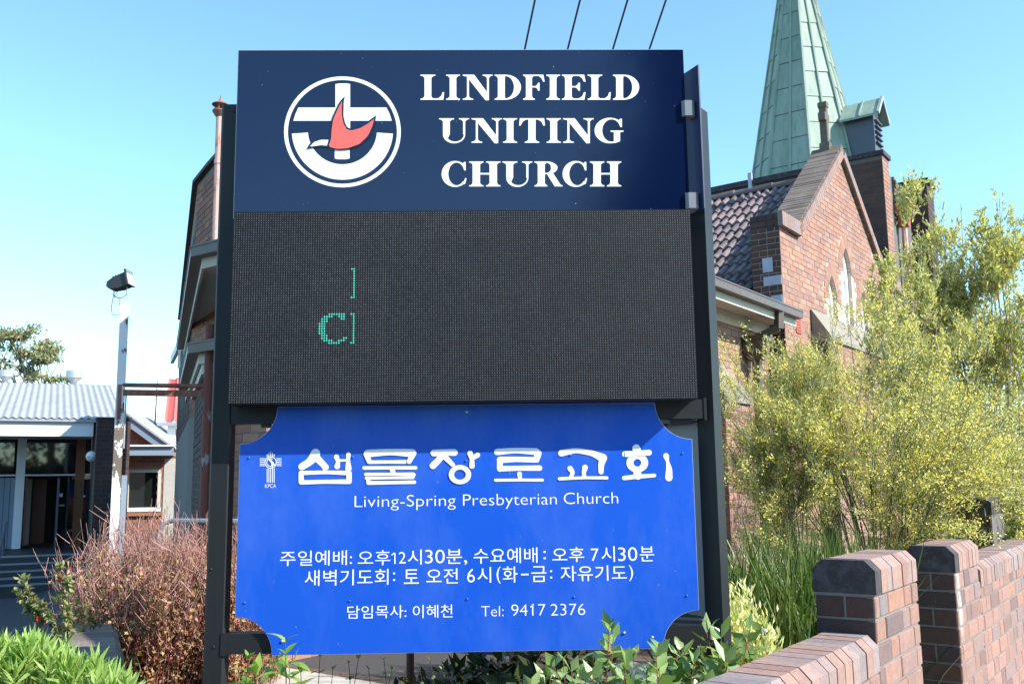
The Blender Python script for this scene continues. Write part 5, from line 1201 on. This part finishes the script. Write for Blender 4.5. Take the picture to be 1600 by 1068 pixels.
pcs = [(np.array((x+.12, .15, z)), (-1, 0, 0), (0, 1, 0), .22, .076) for r in range(9) for x in np.arange(-1.2+(r % 2)*.12, Lw-.2, .24) for z in [WL0[2]-.17+slp*x-r*.086] if z > -.5]
lay(lw, LW, pcs, M['garden_brick'], 0, bev=0)
# small metal stake below the notice board
q = ong(636, 1075, 0.05) if False else at(641, 1040, 5.6); b = MB(); b.tube([(q[0], q[1], 0), (q[0], q[1], 1.05)], .022, 8); o = b.build('metal_stake', M['rusty_downpipe']); tag(o, 'short brown metal stake standing below the blue notice board', 'stake')

# ---------------------------------------------------------------- plants
def unit(v): return v/(np.linalg.norm(v, axis=-1, keepdims=True)+1e-9)
def leaves(name, P, D, L, Wd, mat, parent, kind='stuff', fold=.25, up=.35, droop=.0, rnd=None):
    """many small leaves as one mesh: P base points, D directions, L and Wd lengths and widths"""
    n = len(P); P = np.asarray(P, float); D = unit(np.asarray(D, float)); L = np.broadcast_to(L, n)*RNG.uniform(.7, 1.25, n); Wd = np.broadcast_to(Wd, n)*RNG.uniform(.8, 1.2, n)
    R = unit(RNG.normal(size=(n, 3))+np.array([0, 0, up*2])); S = unit(np.cross(D, R)); Nn = np.cross(S, D)
    mid = P+D*(L*.45)[:, None]; tip = P+D*L[:, None]-np.array([0, 0, 1])*(droop*L)[:, None]
    a = mid+S*(Wd/2)[:, None]+Nn*(Wd*fold)[:, None]; c = mid-S*(Wd/2)[:, None]+Nn*(Wd*fold)[:, None]
    V = np.stack([P, a, tip, c], 1).reshape(-1, 3)
    me = bpy.data.meshes.new(name); me.vertices.add(4*n); me.vertices.foreach_set('co', V.ravel())
    idx = np.arange(n)*4; F = np.stack([idx, idx+1, idx+2, idx, idx+2, idx+3], 1).reshape(-1)
    me.loops.add(6*n); me.loops.foreach_set('vertex_index', F); me.polygons.add(2*n); me.polygons.foreach_set('loop_start', np.arange(2*n)*3); me.polygons.foreach_set('loop_total', np.full(2*n, 3))
    me.update(); r = RNG.random(n) if rnd is None else np.clip(rnd+RNG.normal(0, .12, n), 0, .999)
    at_ = me.attributes.new('rnd', 'FLOAT', 'FACE'); at_.data.foreach_set('value', np.repeat(r, 2)); me.validate()
    return addobj(name, me, parent, mat, kind=kind)
def blades(name, P, D, L, Wd, mat, parent, kind='stuff', k=4, bend=.5):
    """long narrow blades bending over under their own weight, as one mesh"""
    n = len(P); D = unit(np.asarray(D, float)); V = []; F = []; r = []
    for i in range(n):
        p = np.array(P[i], float); d = D[i].copy(); l = L*random.uniform(.6, 1.15)/k; s = unit(np.cross(d, [0, 0, 1.])+np.random.default_rng(i).normal(0, .25, 3)); o = len(V)
        for j in range(k+1):
            w_ = Wd*(1-(j/k)**2.2)*.5+.0004; V += [tuple(p-s*w_), tuple(p+s*w_)]; p = p+d*l; d = unit(d-np.array([0, 0, bend*(j+1)/k*.5]))
        F += [(o+2*j, o+2*j+1, o+2*j+3, o+2*j+2) for j in range(k)]; r += [random.random()]*k
    me = mesh(name, V, F, True); a = me.attributes.new('rnd', 'FLOAT', 'FACE'); a.data.foreach_set('value', r); return addobj(name, me, parent, mat, kind=kind)
def twigs(name, paths, r0, mat, parent, k=3, kind=None, taper=.35):
    b = MB()
    for p in paths: b.tube(p, list(np.linspace(r0, r0*taper, len(p))), k, cap=False)
    return b.build(name, mat, parent, kind=kind, smooth=True, fix=False)
def arc_path(a, b_, sag, n=5, wob=.0):
    a, b_ = np.array(a, float), np.array(b_, float); out = []
    for i in range(n+1):
        t = i/n; p = a+(b_-a)*t; p = p+np.array([0, 0, 1])*sag*math.sin(math.pi*t)
        if 0 < i < n and wob: p = p+np.array([random.gauss(0, wob), random.gauss(0, wob), random.gauss(0, wob*.5)])
        out.append(p)
    return out
_lm = {}
def leaf_mesh(name, L, Wd, mat, curl=.25, fold=.22, seg=4, shape='oval', var=0):
    key = (name, L, Wd, mat.name, curl, var)
    if key in _lm: return _lm[key]
    vs, fs = [], []
    for j in range(seg+1):
        t = j/seg
        w_ = Wd/2*((math.sin(math.pi*min(1, t**.75)))**.8 if shape == 'oval' else math.sin(math.pi*t**.9)**.7 if 0 < t < 1 else 0); w_ = max(w_, .0006)
        z = -curl*L*t*t+.10*L*t; x = L*t
        vs += [(x, -w_, z+fold*w_), (x, 0, z), (x, w_, z+fold*w_)]
    for j in range(seg): fs += [(3*j, 3*j+3, 3*j+4, 3*j+1), (3*j+1, 3*j+4, 3*j+5, 3*j+2)]
    me = mesh(name, vs, fs, True); me.materials.append(mat); _lm[key] = me; return me
def put_leaf(parent, me, p, d, upv, s_=1.0, name='leaf'):
    d = Vector(d).normalized(); u = Vector(upv); u = (u-d*u.dot(d))
    if u.length < 1e-3: u = Vector((0, 0, 1)).cross(d)
    u.normalize(); y = u.cross(d)
    m = Matrix(((d.x, y.x, u.x, p[0]), (d.y, y.y, u.y, p[1]), (d.z, y.z, u.z, p[2]), (0, 0, 0, 1))) @ Matrix.Scale(s_, 4)
    o = addobj(name, me, parent); o.matrix_basis = m; return o

# broad veined-leaf shrub: upright shoots with opposite pairs of leaves
def shoot_shrub(name, label, cat, base, shoots, L, Wd, mat, stem, maxleaf=300, group=None, pair=.05, curl=.25, bud=None, bare=.25):
    t = thing(name, label, cat, np.array([base[0], base[1], 0.0]), group=group); o0 = np.array([base[0], base[1], 0.0])
    ms = [leaf_mesh('leaf', L*f, Wd*f, mat, curl*c, .25, 4, 'oval', i) for i, (f, c) in enumerate(((1, 1), (.8, .5), (1.12, 1.5)))]
    cnt = 0; sp_ = []; fp, fd = [], []
    for (root, top) in shoots:
        root, top = np.array(root)-o0, np.array(top)-o0; path = arc_path(root, top, .02, 5, .008); sp_.append(path)
        ax = unit(top-root); le = np.linalg.norm(top-root); n = max(2, int(le*(1-bare)/pair)); th = random.uniform(0, 3)
        for i in range(n+1):
            q = 1-(i/n)*(1-bare); p = path[int(q*4.99)]+(path[min(5, int(q*4.99)+1)]-path[int(q*4.99)])*((q*4.99) % 1)
            th += math.pi/2+random.uniform(-.3, .3); sz = .45+.65*min(1, (i+.6)/3)
            for sg in (0, math.pi):
                a = th+sg; el = random.uniform(.15, .5)+(.7 if i == 0 else .25 if i == 1 else 0)
                d = np.array([math.cos(a)*math.cos(el), math.sin(a)*math.cos(el), math.sin(el)])
                if cnt < maxleaf: put_leaf(t, random.choice(ms), p, d, (0, 0, 1), sz*random.uniform(.85, 1.15)); cnt += 1
                else: fp.append(p); fd.append(d)
        if bud and random.random() < bud:
            b = MB(); b.lathe([(.0, -.006), (.006, -.003), (.0075, .002), (.004, .008), (0.0005, .009)], tuple(path[-1]+np.array([.012, -.012, .012])), 8); b.build('bud', M['paper_white'], t)
    twigs('stem', sp_, .0042, stem, t, 5)
    if fp: leaves('foliage', fp, fd, L, Wd*.9, mat, t, fold=.15)
    return t
def shoots_between(pxs, Ys, z0=.03, lean=.12):
    out = []
    for (px, py) in pxs:
        Y = random.uniform(*Ys); top = at(px, py, Y); root = np.array([top[0]+random.gauss(0, lean), top[1]+random.uniform(-.05, .2), z0]); out.append((root, top))
    return out
random.seed(21)
tops = [(952, 968), (1030, 990), (1112, 968), (1160, 962), (990, 1000), (880, 1008), (905, 1030), (1060, 985), (1085, 1005), (1010, 1030), (940, 1028), (1140, 1000), (1120, 1030), (1175, 1010), (1190, 1040), (1155, 1050), (1060, 1040), (975, 1050), (1090, 1055), (905, 1058), (1020, 1062), (860, 1035), (1215, 1045)]
shoot_shrub('hydrangea_shrub', 'leafy green shrub with broad veined leaves at the lower right corner of the blue board', 'shrub', (.55, 3.55), [q for _ in range(3) for q in shoots_between([(x+random.uniform(-16, 16)*_, y+(12 if y < 985 else 24)+8*_) for x, y in tops], (3.3, 3.80))], .078, .043, M['veined_leaf'], M['red_stem'], 300, 'broad leaved shrubs under the sign', bud=.05, pair=.048, curl=.35)
tops = [(x, y) for x, y in ((735, 1030), (760, 1045), (790, 1025), (815, 1050), (835, 1034), (700, 1050), (725, 1062), (775, 1062), (850, 1060), (752, 1012), (808, 1010), (862, 1020), (880, 1030), (905, 1022), (930, 1035), (955, 1045), (898, 1050), (780, 1015), (830, 1012), (870, 1045), (720, 1040), (745, 1050))]
shoot_shrub('hydrangea_shrub', 'darker shaded shrub below the middle of the blue board', 'shrub', (-.05, 4.35), [q for _ in range(2) for q in shoots_between([(x+random.uniform(-10, 10)*_, y+8*_) for x, y in tops], (4.15, 4.6))], .085, .055, M['shaded_leaf'], M['dark_twig'], 300, 'broad leaved shrubs under the sign', pair=.05, curl=.5)
shoot_shrub('seedling_shrub', 'young bright green shoot with drooping leaves before the bottom left corner of the blue board', 'shrub', (-.95, 3.6), shoots_between([(446, 1003), (388, 1030), (425, 1040), (470, 1050), (400, 1055), (452, 1042)], (3.5, 3.65), lean=.04), .10, .038, M['fresh_leaf'], M['green_stem'], 120, pair=.042, curl=.55)
shoot_shrub('seedling_shrub', 'sparse thin shrub with few small leaves in front of the pale concrete', 'shrub', (-.55, 4.7), shoots_between([(500, 1025), (545, 1035), (576, 1045), (600, 1030), (612, 1045), (655, 1040), (672, 1030), (690, 1045), (520, 1045), (630, 1050), (560, 1028)], (4.6, 5.0), lean=.1), .045, .03, M['veined_leaf'], M['dark_twig'], 110, pair=.08, curl=.4, bare=.45)

# bright lance-leaved shrub in the lower left corner
def tuft_shrub(name, label, cat, base, tufts, L, Wd, mat, stem, per=16, maxleaf=300, spread=1.15):
    o0 = np.array([base[0], base[1], 0.0]); t = thing(name, label, cat, o0); m_ = [leaf_mesh('leaf', L*f, Wd*f, mat, c, .18, 3, 'lance', i) for i, (f, c) in enumerate(((1, .1), (.85, .25), (1.1, -.05)))]
    cnt = 0; sp_ = []; fp, fd = [], []
    for (top, n) in tufts:
        top = np.array(top)-o0; root = np.array([top[0]*.4, top[1]*.5, .02]); sp_.append(arc_path(root, top, .03, 4, .01)); ax = unit(top-root+np.array([0, 0, .3]))
        for i in range(n):
            q = i/n; a = i*2.4; el = 1.25-q*spread+random.uniform(-.12, .12); s_ = unit(np.cross(ax, [1, .3, .1])); u_ = np.cross(ax, s_)
            d = ax*math.sin(el)+(s_*math.cos(a)+u_*math.sin(a))*math.cos(el); p = top-ax*(q*.055)
            if cnt < maxleaf: put_leaf(t, random.choice(m_), p, d, ax, random.uniform(.7, 1.1)); cnt += 1
            else: fp.append(p); fd.append(d)
    twigs('stem', sp_, .004, stem, t, 4)
    if fp: leaves('foliage', fp, fd, L, Wd, mat, t, fold=.15)
    return t
random.seed(5); tf = []
for i in range(190):
    px = random.uniform(-60, 205); lim = np.interp(px, [-60, 0, 50, 100, 150, 200, 215], [1000, 1012, 1006, 1025, 1048, 1068, 1085]); py = lim+abs(random.gauss(0, 28))
    if py > 1110: continue
    if i < 4: px, py = ((52, 1000), (100, 1012), (8, 1008), (150, 1036))[i]
    tf.append((at(px, py, random.uniform(2.75, 3.15)+(py-1000)*-.002), 20 if py < 1080 else 10))
tf.sort(key=lambda q: -q[0][2])
tuft_shrub('lance_leaf_shrub', 'bright lime green shrub with narrow pointed leaves in the lower left corner', 'shrub', (-1.4, 2.9), tf, .060, .0105, M['lance_leaf'], M['green_stem'])

# bare red-twigged bush with a few autumn leaves
def twig_bush(label, base, rad, hgt, n, crown=None):
    o0 = np.array([base[0], base[1], 0.0]); t = thing('twiggy_bush', label, 'bush', o0); sp_, P, D = [], [], []; dk = []
    for i in range(n):
        a = random.uniform(0, 2*math.pi); r = math.sqrt(random.random()); root = np.array([math.cos(a)*r*rad[0]*.75, math.sin(a)*r*rad[1]*.75, 0]); 
        h = hgt*(1-.28*r*r)*random.uniform(.72, 1.04); top = np.array([math.cos(a)*r*rad[0]*1.12+random.gauss(0, .10), math.sin(a)*r*rad[1]*1.12+random.gauss(0, .10), h])
        pth = arc_path(root, top, 0, 6, .026); (sp_ if i % 4 else dk).append(pth)
        for j in range(5):
            q = random.uniform(.3, .95); p = root+(top-root)*q; d = unit(np.array([random.gauss(0, 1), random.gauss(0, 1), 1.5])); sp_.append([p, p+d*random.uniform(.08, .2)])
        for j in range(24):
            q = random.betavariate(2.2, 2.4); p = root+(top-root)*q+RNG.normal(0, .02, 3); P.append(p); D.append(RNG.normal(size=3))
    twigs('twig', sp_, .0032, M['red_twig'], t, 3, kind='stuff', taper=.5); twigs('inner_twig', dk, .0038, M['dark_twig'], t, 3, kind='stuff', taper=.5)
    P = np.array(P); keep = P[:, 2] < hgt*.76; leaves('leaf', P[keep], np.array(D)[keep], .040, .026, M['autumn_leaf'], t); return t
random.seed(9); b0 = at(236, 960, 7.9)
twig_bush('dense bare bush of reddish twigs with scattered autumn leaves left of the sign', (b0[0], b0[1]), (.62, .55), 1.46, 680)
twig_bush('second reddish twiggy bush standing just behind the left sign post', (-2.2, 7.9), (.38, .4), 1.36, 280)
# long-stemmed salvia
def sprig_plant():
    o0 = at(112, 985, 6.6); o0[2] = 0; t = thing('salvia_plant', 'leggy plant with reddish stems and small pale leaves leaning over the low wall', 'plant', o0); ends = [((36, 905), (70, 985)), ((92, 884), (110, 990)), ((28, 925), (60, 975)), ((106, 905), (108, 970)), ((60, 940), (95, 990))]; sp_ = []; P, D = [], []
    for e, m_ in ends:
        a = at(*e, 6.4)-o0; c = at(*m_, 6.5)-o0; root = np.array([0, 0, .0]); pth = arc_path(root, c, .05, 3)[:-1]+arc_path(c, a, .02, 4); sp_.append(pth)
        for k in range(34):
            q = random.random(); p = c+(a-c)*q; 
            for j in range(3): P.append(p); D.append(RNG.normal(size=3)+np.array([0, 0, .2]))
        for k in range(14): P.append(a+RNG.normal(0, .012, 3)); D.append(RNG.normal(size=3))
    twigs('stem', sp_, .004, M['red_stem'], t, 5); leaves('leaf', P, D, .042, .026, M['salvia_leaf'], t)
    P = [at(px, py, 6.4)-o0+RNG.normal(0, .012, 3) for px, py in ((106, 882), (94, 905), (60, 977)) for _ in range(3)]; leaves('flower', P, RNG.normal(size=(len(P), 3)), .045, .02, M['red_petal'], t)
    P = RNG.normal(0, 1, (500, 3))*[.18, .16, .2]+[.02, .1, .42]; leaves('lower_leaf', P, RNG.normal(size=(500, 3))+[0, 0, .4], .07, .03, M['shaded_leaf'], t)
sprig_plant()
# variegated pale shrub right of the sign
def clump(name, label, cat, cen, rad, n, L, Wd, mat, stem=None, group=None, nst=60, up=.8, lump=.5):
    o0 = np.array([cen[0], cen[1], 0.]); t = thing(name, label, cat, o0, group=group); c = np.array(cen)-o0; K = max(6, n//60); cs = unit(RNG.normal(size=(K, 3)))*RNG.random((K, 1))**.33*np.array(rad)*.92+c
    P = cs[RNG.integers(0, K, n)]+RNG.normal(size=(n, 3))*np.array(rad)*lump*.3; D = unit(P-c)+RNG.normal(size=(n, 3))*.5+[0, 0, up]
    k = P[:, 2] > .02; leaves('foliage', P[k], D[k], L, Wd, mat, t)
    if stem: twigs('stem', [arc_path((RNG.normal(0, .08), RNG.normal(0, .08), 0), cs[i % K], .02, 4, .01) for i in range(nst)], .004, stem, t, 4)
    return t
v1 = at(1165, 935, 4.6); clump('variegated_shrub', 'pale variegated shrub between the right sign post and the strap leaves', 'shrub', (v1[0], v1[1], .70), (.22, .22, .36), 3600, .040, .0145, M['variegated_leaf'], M['green_stem'], up=.9)
v2 = at(1215, 985, 4.35); clump('variegated_shrub', 'lower spreading part of pale shrub beside the brick coping', 'shrub', (v2[0], v2[1], .50), (.26, .22, .26), 2600, .040, .0145, M['variegated_leaf'], M['green_stem'], up=.9)
# strap leaves
def strap(label, cen, rad, n, L, hi=300, Wd=.025):
    o0 = np.array([cen[0], cen[1], .0]); t = thing('strap_leaf_plant', label, 'plant', o0, group='strap leaved plants behind the street wall')
    ms = []
    for v, (f, cv) in enumerate(((1, .8), (.85, .45), (1.1, 1.1))):
        vs, fs = [], []; p = np.array([0, 0, 0.]); d = np.array([1., 0, 0]); k = 6
        for j in range(k+1):
            w_ = max(.0006, Wd/2*(1-(j/k)**2.5)); vs += [tuple(p+[0, -w_, .25*w_]), tuple(p), tuple(p+[0, w_, .25*w_])]; p = p+d*L*f/k; d = unit(d-np.array([0, 0, cv*(j+1)/k/k*1.6]))
        for j in range(k): fs += [(3*j, 3*j+3, 3*j+4, 3*j+1), (3*j+1, 3*j+4, 3*j+5, 3*j+2)]
        me = mesh('leaf', vs, fs, True); me.materials.append(M['strap_leaf']); ms.append(me)
    for i in range(n):
        p = np.array([random.uniform(-1, 1)*rad[0], random.uniform(-1, 1)*rad[1], .02]); a = random.uniform(0, 6.28); el = random.uniform(1.02, 1.5)
        el = max(el, 1.3) if math.cos(a) > 0 else el
        d = (math.cos(a)*math.cos(el), math.sin(a)*math.cos(el), math.sin(el)); put_leaf(t, random.choice(ms), p, d, (-d[0], -d[1], 1.2), random.uniform(.65, 1.12))
    k = int(n*2.4); a = RNG.uniform(0, 6.28, k); el = RNG.uniform(1.1, 1.5, k); el = np.where(np.cos(a) > 0, np.maximum(el, 1.36), el); blades('fine_leaves', np.c_[RNG.uniform(-1, 1, k)*rad[0], RNG.uniform(-1, 1, k)*rad[1], np.full(k, .02)], np.c_[np.cos(a)*np.cos(el), np.sin(a)*np.cos(el), np.sin(el)], L*.95, Wd*.9, M['strap_leaf'], t, k=6, bend=.28)
    return t
random.seed(13)
s1 = at(1240, 900, 5.4); s2 = at(1305, 870, 6.1); s3 = at(1180, 860, 6.0)
strap('tall clump of dark green strap leaves directly left of the first wall pier', (s1[0], s1[1]), (.40, .42), 300, 1.30)
strap('clump of strap leaves rising behind the two wall piers', (s2[0], s2[1]), (.36, .35), 250, 1.25)
strap('strap leaves nearest the church wall, just right of the sign post', (s3[0], s3[1]), (.40, .35), 260, 1.25)
# wattle: fine needle foliage with yellow flower clusters
def wattle(name, label, base, cen, rad, ntw, L, Wd, mat, flower=0, needles=22, twl=.26, limbs=26, seed=1, clusters=40, tipup=.5, limb_r=.016, fmat='wattle_flower'):
    rg = np.random.default_rng(seed); o0 = np.array([base[0], base[1], 0.]); t = thing(name, label, 'shrub', o0, group=None); c = np.array(cen)-o0; rad = np.array(rad)
    lp_ = []; ends = []
    for i in range(limbs):
        e = c+unit(rg.normal(size=3))*rad*rg.uniform(.35, .95); e[2] = max(e[2], .4); root = np.array([rg.normal(0, .06), rg.normal(0, .06), 0]); mid = root+(e-root)*.45+np.array([0, 0, .12*e[2]])+rg.normal(0, .05, 3)
        lp_.append([root, root+(mid-root)*.5+rg.normal(0, .02, 3), mid, mid+(e-mid)*.5+rg.normal(0, .03, 3), e]); ends.append((mid, e))
    twigs('branch', lp_, limb_r, M['green_stem'] if flower else M['pale_stem'], t, 5, taper=.2)
    cl = [];
    for k in range(clusters):
        m_, e = ends[k % limbs]; q = rg.uniform(.1, 1.1); p = m_+(e-m_)*q+rg.normal(0, 1, 3)*rad*.17; cl.append(p)
    cl = np.array(cl); tw = []; P, D = [], []; F = []
    for i in range(ntw):
        p0 = cl[rg.integers(len(cl))]+rg.normal(0, 1, 3)*rad*.088
        if p0[2] < .25: continue
        d = unit(unit(p0-c*np.array([1, 1, .5]))*.8+rg.normal(0, .45, 3)+np.array([0, 0, tipup])); l = twl*rg.uniform(.6, 1.3); p1 = p0+d*l-np.array([0, 0, .1*l]); tw.append([p0, p0+d*l*.5, p1])
        n = int(needles*rg.uniform(.7, 1.2)); q = rg.random(n)[:, None]; P.append(p0+(p1-p0)*q); D.append(unit(rg.normal(size=(n, 3)))*.8+d)
        if rg.random() < flower*(1.35 if i % 5 else .3): F.append(p1+(p0-p1)*rg.random((26, 1))**1.6*.7+rg.normal(0, .018, (26, 3)))
    twigs('twig', tw, .0022, M['green_stem'] if flower else M['pale_stem'], t, 3, kind='stuff')
    leaves('foliage', np.concatenate(P), np.concatenate(D), L, Wd, mat, t)
    if F: F = np.concatenate(F); leaves('flower', F, rg.normal(size=F.shape), .0165, .0135, M[fmat], t, fold=.5)
    return t
w1 = at(1345, 700, 6.9)
wattle('wattle_shrub', 'wide fine-leaved wattle shrub dotted with yellow flowers in front of the church wall', (w1[0]+.1, 7.0), (w1[0]+.05, 7.0, 2.05), (1.15, .75, .98), 1450, .085, .0042, M['wattle_leaf'], .62, 17, .30, 40, 3, 84, limb_r=.010, tipup=.25)
w2 = at(1205, 660, 6.6)
wattle('wattle_shrub', 'left arm of the wattle, reaching across to the sign post', (w2[0]+.35, 6.9), (w2[0]+.02, 6.7, 1.98), (.42, .4, .52), 480, .085, .0042, M['wattle_leaf'], .5, 26, .24, 12, 4, 34, limb_r=.009)
w3 = at(1530, 690, 7.6)
wattle('wattle_shrub', 'wattle shrub with yellow flowers behind the far wall at the right edge', (w3[0], 7.9), (w3[0], 7.9, 1.85), (.95, .7, .85), 1350, .080, .0048, M['wattle_leaf'], .5, 18, .26, 26, 5, 74, limb_r=.010)
u1 = at(1540, 405, 9.0)
wattle('tall_yellow_shrub', 'tall yellow-green shrub whose rounded top reaches highest at the right edge', (u1[0]+.1, 9.3), (u1[0], 9.2, 3.5), (.82, .6, 1.05), 2000, .055, .019, M['yellow_green_leaf'], 0, 15, .24, 22, 6, 80, .9, .014)
u2 = at(1428, 440, 8.8)
wattle('tall_yellow_shrub', 'upright yellow-green shrub screening the tower foot, left of the tallest one', (u2[0]+.1, 8.9), (u2[0], 8.9, 3.0), (.46, .5, .88), 950, .052, .0175, M['yellow_green_leaf'], 0, 15, .22, 18, 7, 60, .9, .012)
u3 = at(1600, 560, 9.6)
clump('garden_shrub', 'dark olive shrub low between the yellow shrubs at the right edge', 'shrub', (u3[0]-.35, 10.4, 2.2), (1.2, .6, 1.0), 5200, .06, .02, M['gum_leaf'], M['dark_twig'], up=.4)
u4 = at(1520, 850, 7.2); clump('garden_shrub', 'low tangle of pale and brown leaves against the far street wall', 'shrub', (u4[0]-.42, 7.2, .85), (.45, .4, .38), 2000, .05, .018, M['autumn_leaf'], M['dark_twig'], up=.5)
u5 = at(1590, 810, 7.6); clump('garden_shrub', 'deep green glossy leafed plant beside the third pier', 'shrub', (u5[0]-.1, 7.8, 1.15), (.4, .4, .35), 900, .09, .03, M['strap_leaf'], M['dark_twig'], up=.6)
# loose low growth under the sign and along the path
P = np.c_[RNG.uniform(-1.2, 1.3, 2600), RNG.uniform(3.2, 6.4, 2600), RNG.uniform(.03, .10, 2600)]; o = leaves('fallen_leaves', P, RNG.normal(size=P.shape)*[1, 1, .25], .055, .035, M['autumn_leaf'], None); o['kind'] = 'stuff'; o['label'] = 'fallen brown leaves on the garden bed'; o['category'] = 'leaves'
g0 = at(820, 1050, 4.9); clump('ground_shrub', 'straggly low shrub in the shade below the blue board, left of centre', 'shrub', (g0[0]-.25, 5.0, .42), (.55, .3, .30), 1500, .05, .03, M['shaded_leaf'], M['dark_twig'], up=.6)
# distant gum tree on the left
def gum():
    o0 = at(30, 764, 46); o0[2] = -.5; t = thing('gum_tree', 'distant gum tree with flat airy crown beyond the grey roof at the left edge', 'tree', o0); br = []; P, D = [], []
    root = np.array([1.2, 0, 0]); 
    for (px, py, rx, rz, n) in ((18, 522, 1.0, .42, 900), (-10, 545, 1.6, .5, 900), (52, 548, 1.1, .42, 1000), (70, 560, .8, .22, 500), (20, 578, .7, .25, 250), (92, 592, .8, .16, 300), (48, 590, .4, .2, 120), (-40, 520, 2, .7, 900)):
        c = at(px, py, 46)-o0; br.append(arc_path(root+[0, 0, 2.5], c, -.3, 4, .15))
        for k in range(5): br.append([br[-1-k][3], c+RNG.normal(0, 1, 3)*[rx*.6, .6, rz*.5]]) if False else br.append([br[0 if False else len(br)-1-k][3], c+RNG.normal(0, 1, 3)*[rx*.6, .6, rz*.5]])
        K = 10; cs = c+RNG.normal(0, 1, (K, 3))*[rx*.5, rx*.5, rz*.45]; q = cs[RNG.integers(0, K, n)]+RNG.normal(0, 1, (n, 3))*[rx*.2, rx*.2, rz*.2]; P.append(q); D.append(RNG.normal(size=(n, 3)))
    twigs('branch', br, .05, M['pale_stem'], t, 5, taper=.3); b = MB(); b.tube([root*[1, 1, 0], root+[0, 0, 2.6]], [.16, .12], 8); b.build('trunk', M['bark'], t)
    leaves('crown', np.concatenate(P), np.concatenate(D), .26, .10, M['gum_leaf'], t)
gum()
# unseen trees behind the camera; the row and hedge are added to darken reflections
def street_tree(x, y, h, r, n, label, seed, conic=False, group='trees across the street'):
    rg = np.random.default_rng(seed); t = thing('street_tree', label, 'tree', np.array([x, y, 0.]), group=group); b = MB(); b.tube([(0, 0, 0), (.1, 0, h*.35), (0, .1, h*.8)], [.28, .2, .06], 8); b.build('trunk', M['bark'], t)
    K = 46; zc = rg.uniform(.22, 1, K); rr = r*(np.sqrt(np.clip(1-((zc-.5)/.55)**2, .05, 1)) if not conic else (1.08-zc)*1.1); a = rg.uniform(0, 6.28, K); q = rg.uniform(.3, .9, K)
    cs = np.c_[np.cos(a)*rr*q, np.sin(a)*rr*q, zc*h]; P = cs[rg.integers(0, K, n)]+rg.normal(0, 1, (n, 3))*[r*.17, r*.17, h*.045]; leaves('crown', P, rg.normal(size=(n, 3)), .42, .26, M['street_leaf'], t); return t
street_tree(7.4, -15, 21, 5.6, 24000, 'tall dark tree across the street behind the camera', 1, True)
street_tree(15.5, -18, 11.5, 3.2, 5000, 'second dark tree across the street behind the camera', 2)
for i, (x, y, h, r) in enumerate(((-30, -20, 6.5, 4.5), (-21, -21, 7.5, 4.4), (-12, -22, 5.6, 4.2), (-4, -21, 5.2, 4.0), (3, -22, 5.6, 4.2), (22, -22, 8, 4.8), (31, -18, 7, 4.5), (-38, -10, 7, 4.5))):
    street_tree(x, y, h, r, 3600, 'rounded street tree across the road, number of the row from the left hidden behind the camera' if False else f'unseen rounded dark tree added in the row across the road, {["leftmost", "second", "third", "fourth", "fifth", "sixth", "rightmost", "far left end"][i]} of the row', 30+i)

hg = thing('hedge', 'long dark unseen hedge added across the street behind the camera', 'hedge', np.array([0, -25, 0.0])); P = np.c_[RNG.uniform(-45, 45, 9000), RNG.uniform(-.9, .9, 9000), RNG.uniform(0, 3.9, 9000)]; leaves('foliage', P, RNG.normal(size=P.shape), .5, .34, M['street_leaf'], hg)
b = MB(); b.box(-45, 45, -.5, .5, 0, 3.3); b.build('stem', M['bark'], hg)

for i, (x, y, h, r, wd) in enumerate(((20, 44, 5.6, 4.5, 'nearest the church tower'), (29, 47, 6.2, 5, 'second from the church tower'), (39, 46, 6.6, 5, 'farthest right'), (-38, 52, 5.6, 5, 'left of the grey roofed hall'), (-52, 50, 6.5, 6, 'far to the left'))):
    street_tree(x, y, h, r, 2600, 'distant rounded tree behind the churchyard, '+wd, 60+i, group='distant trees behind the churchyard')
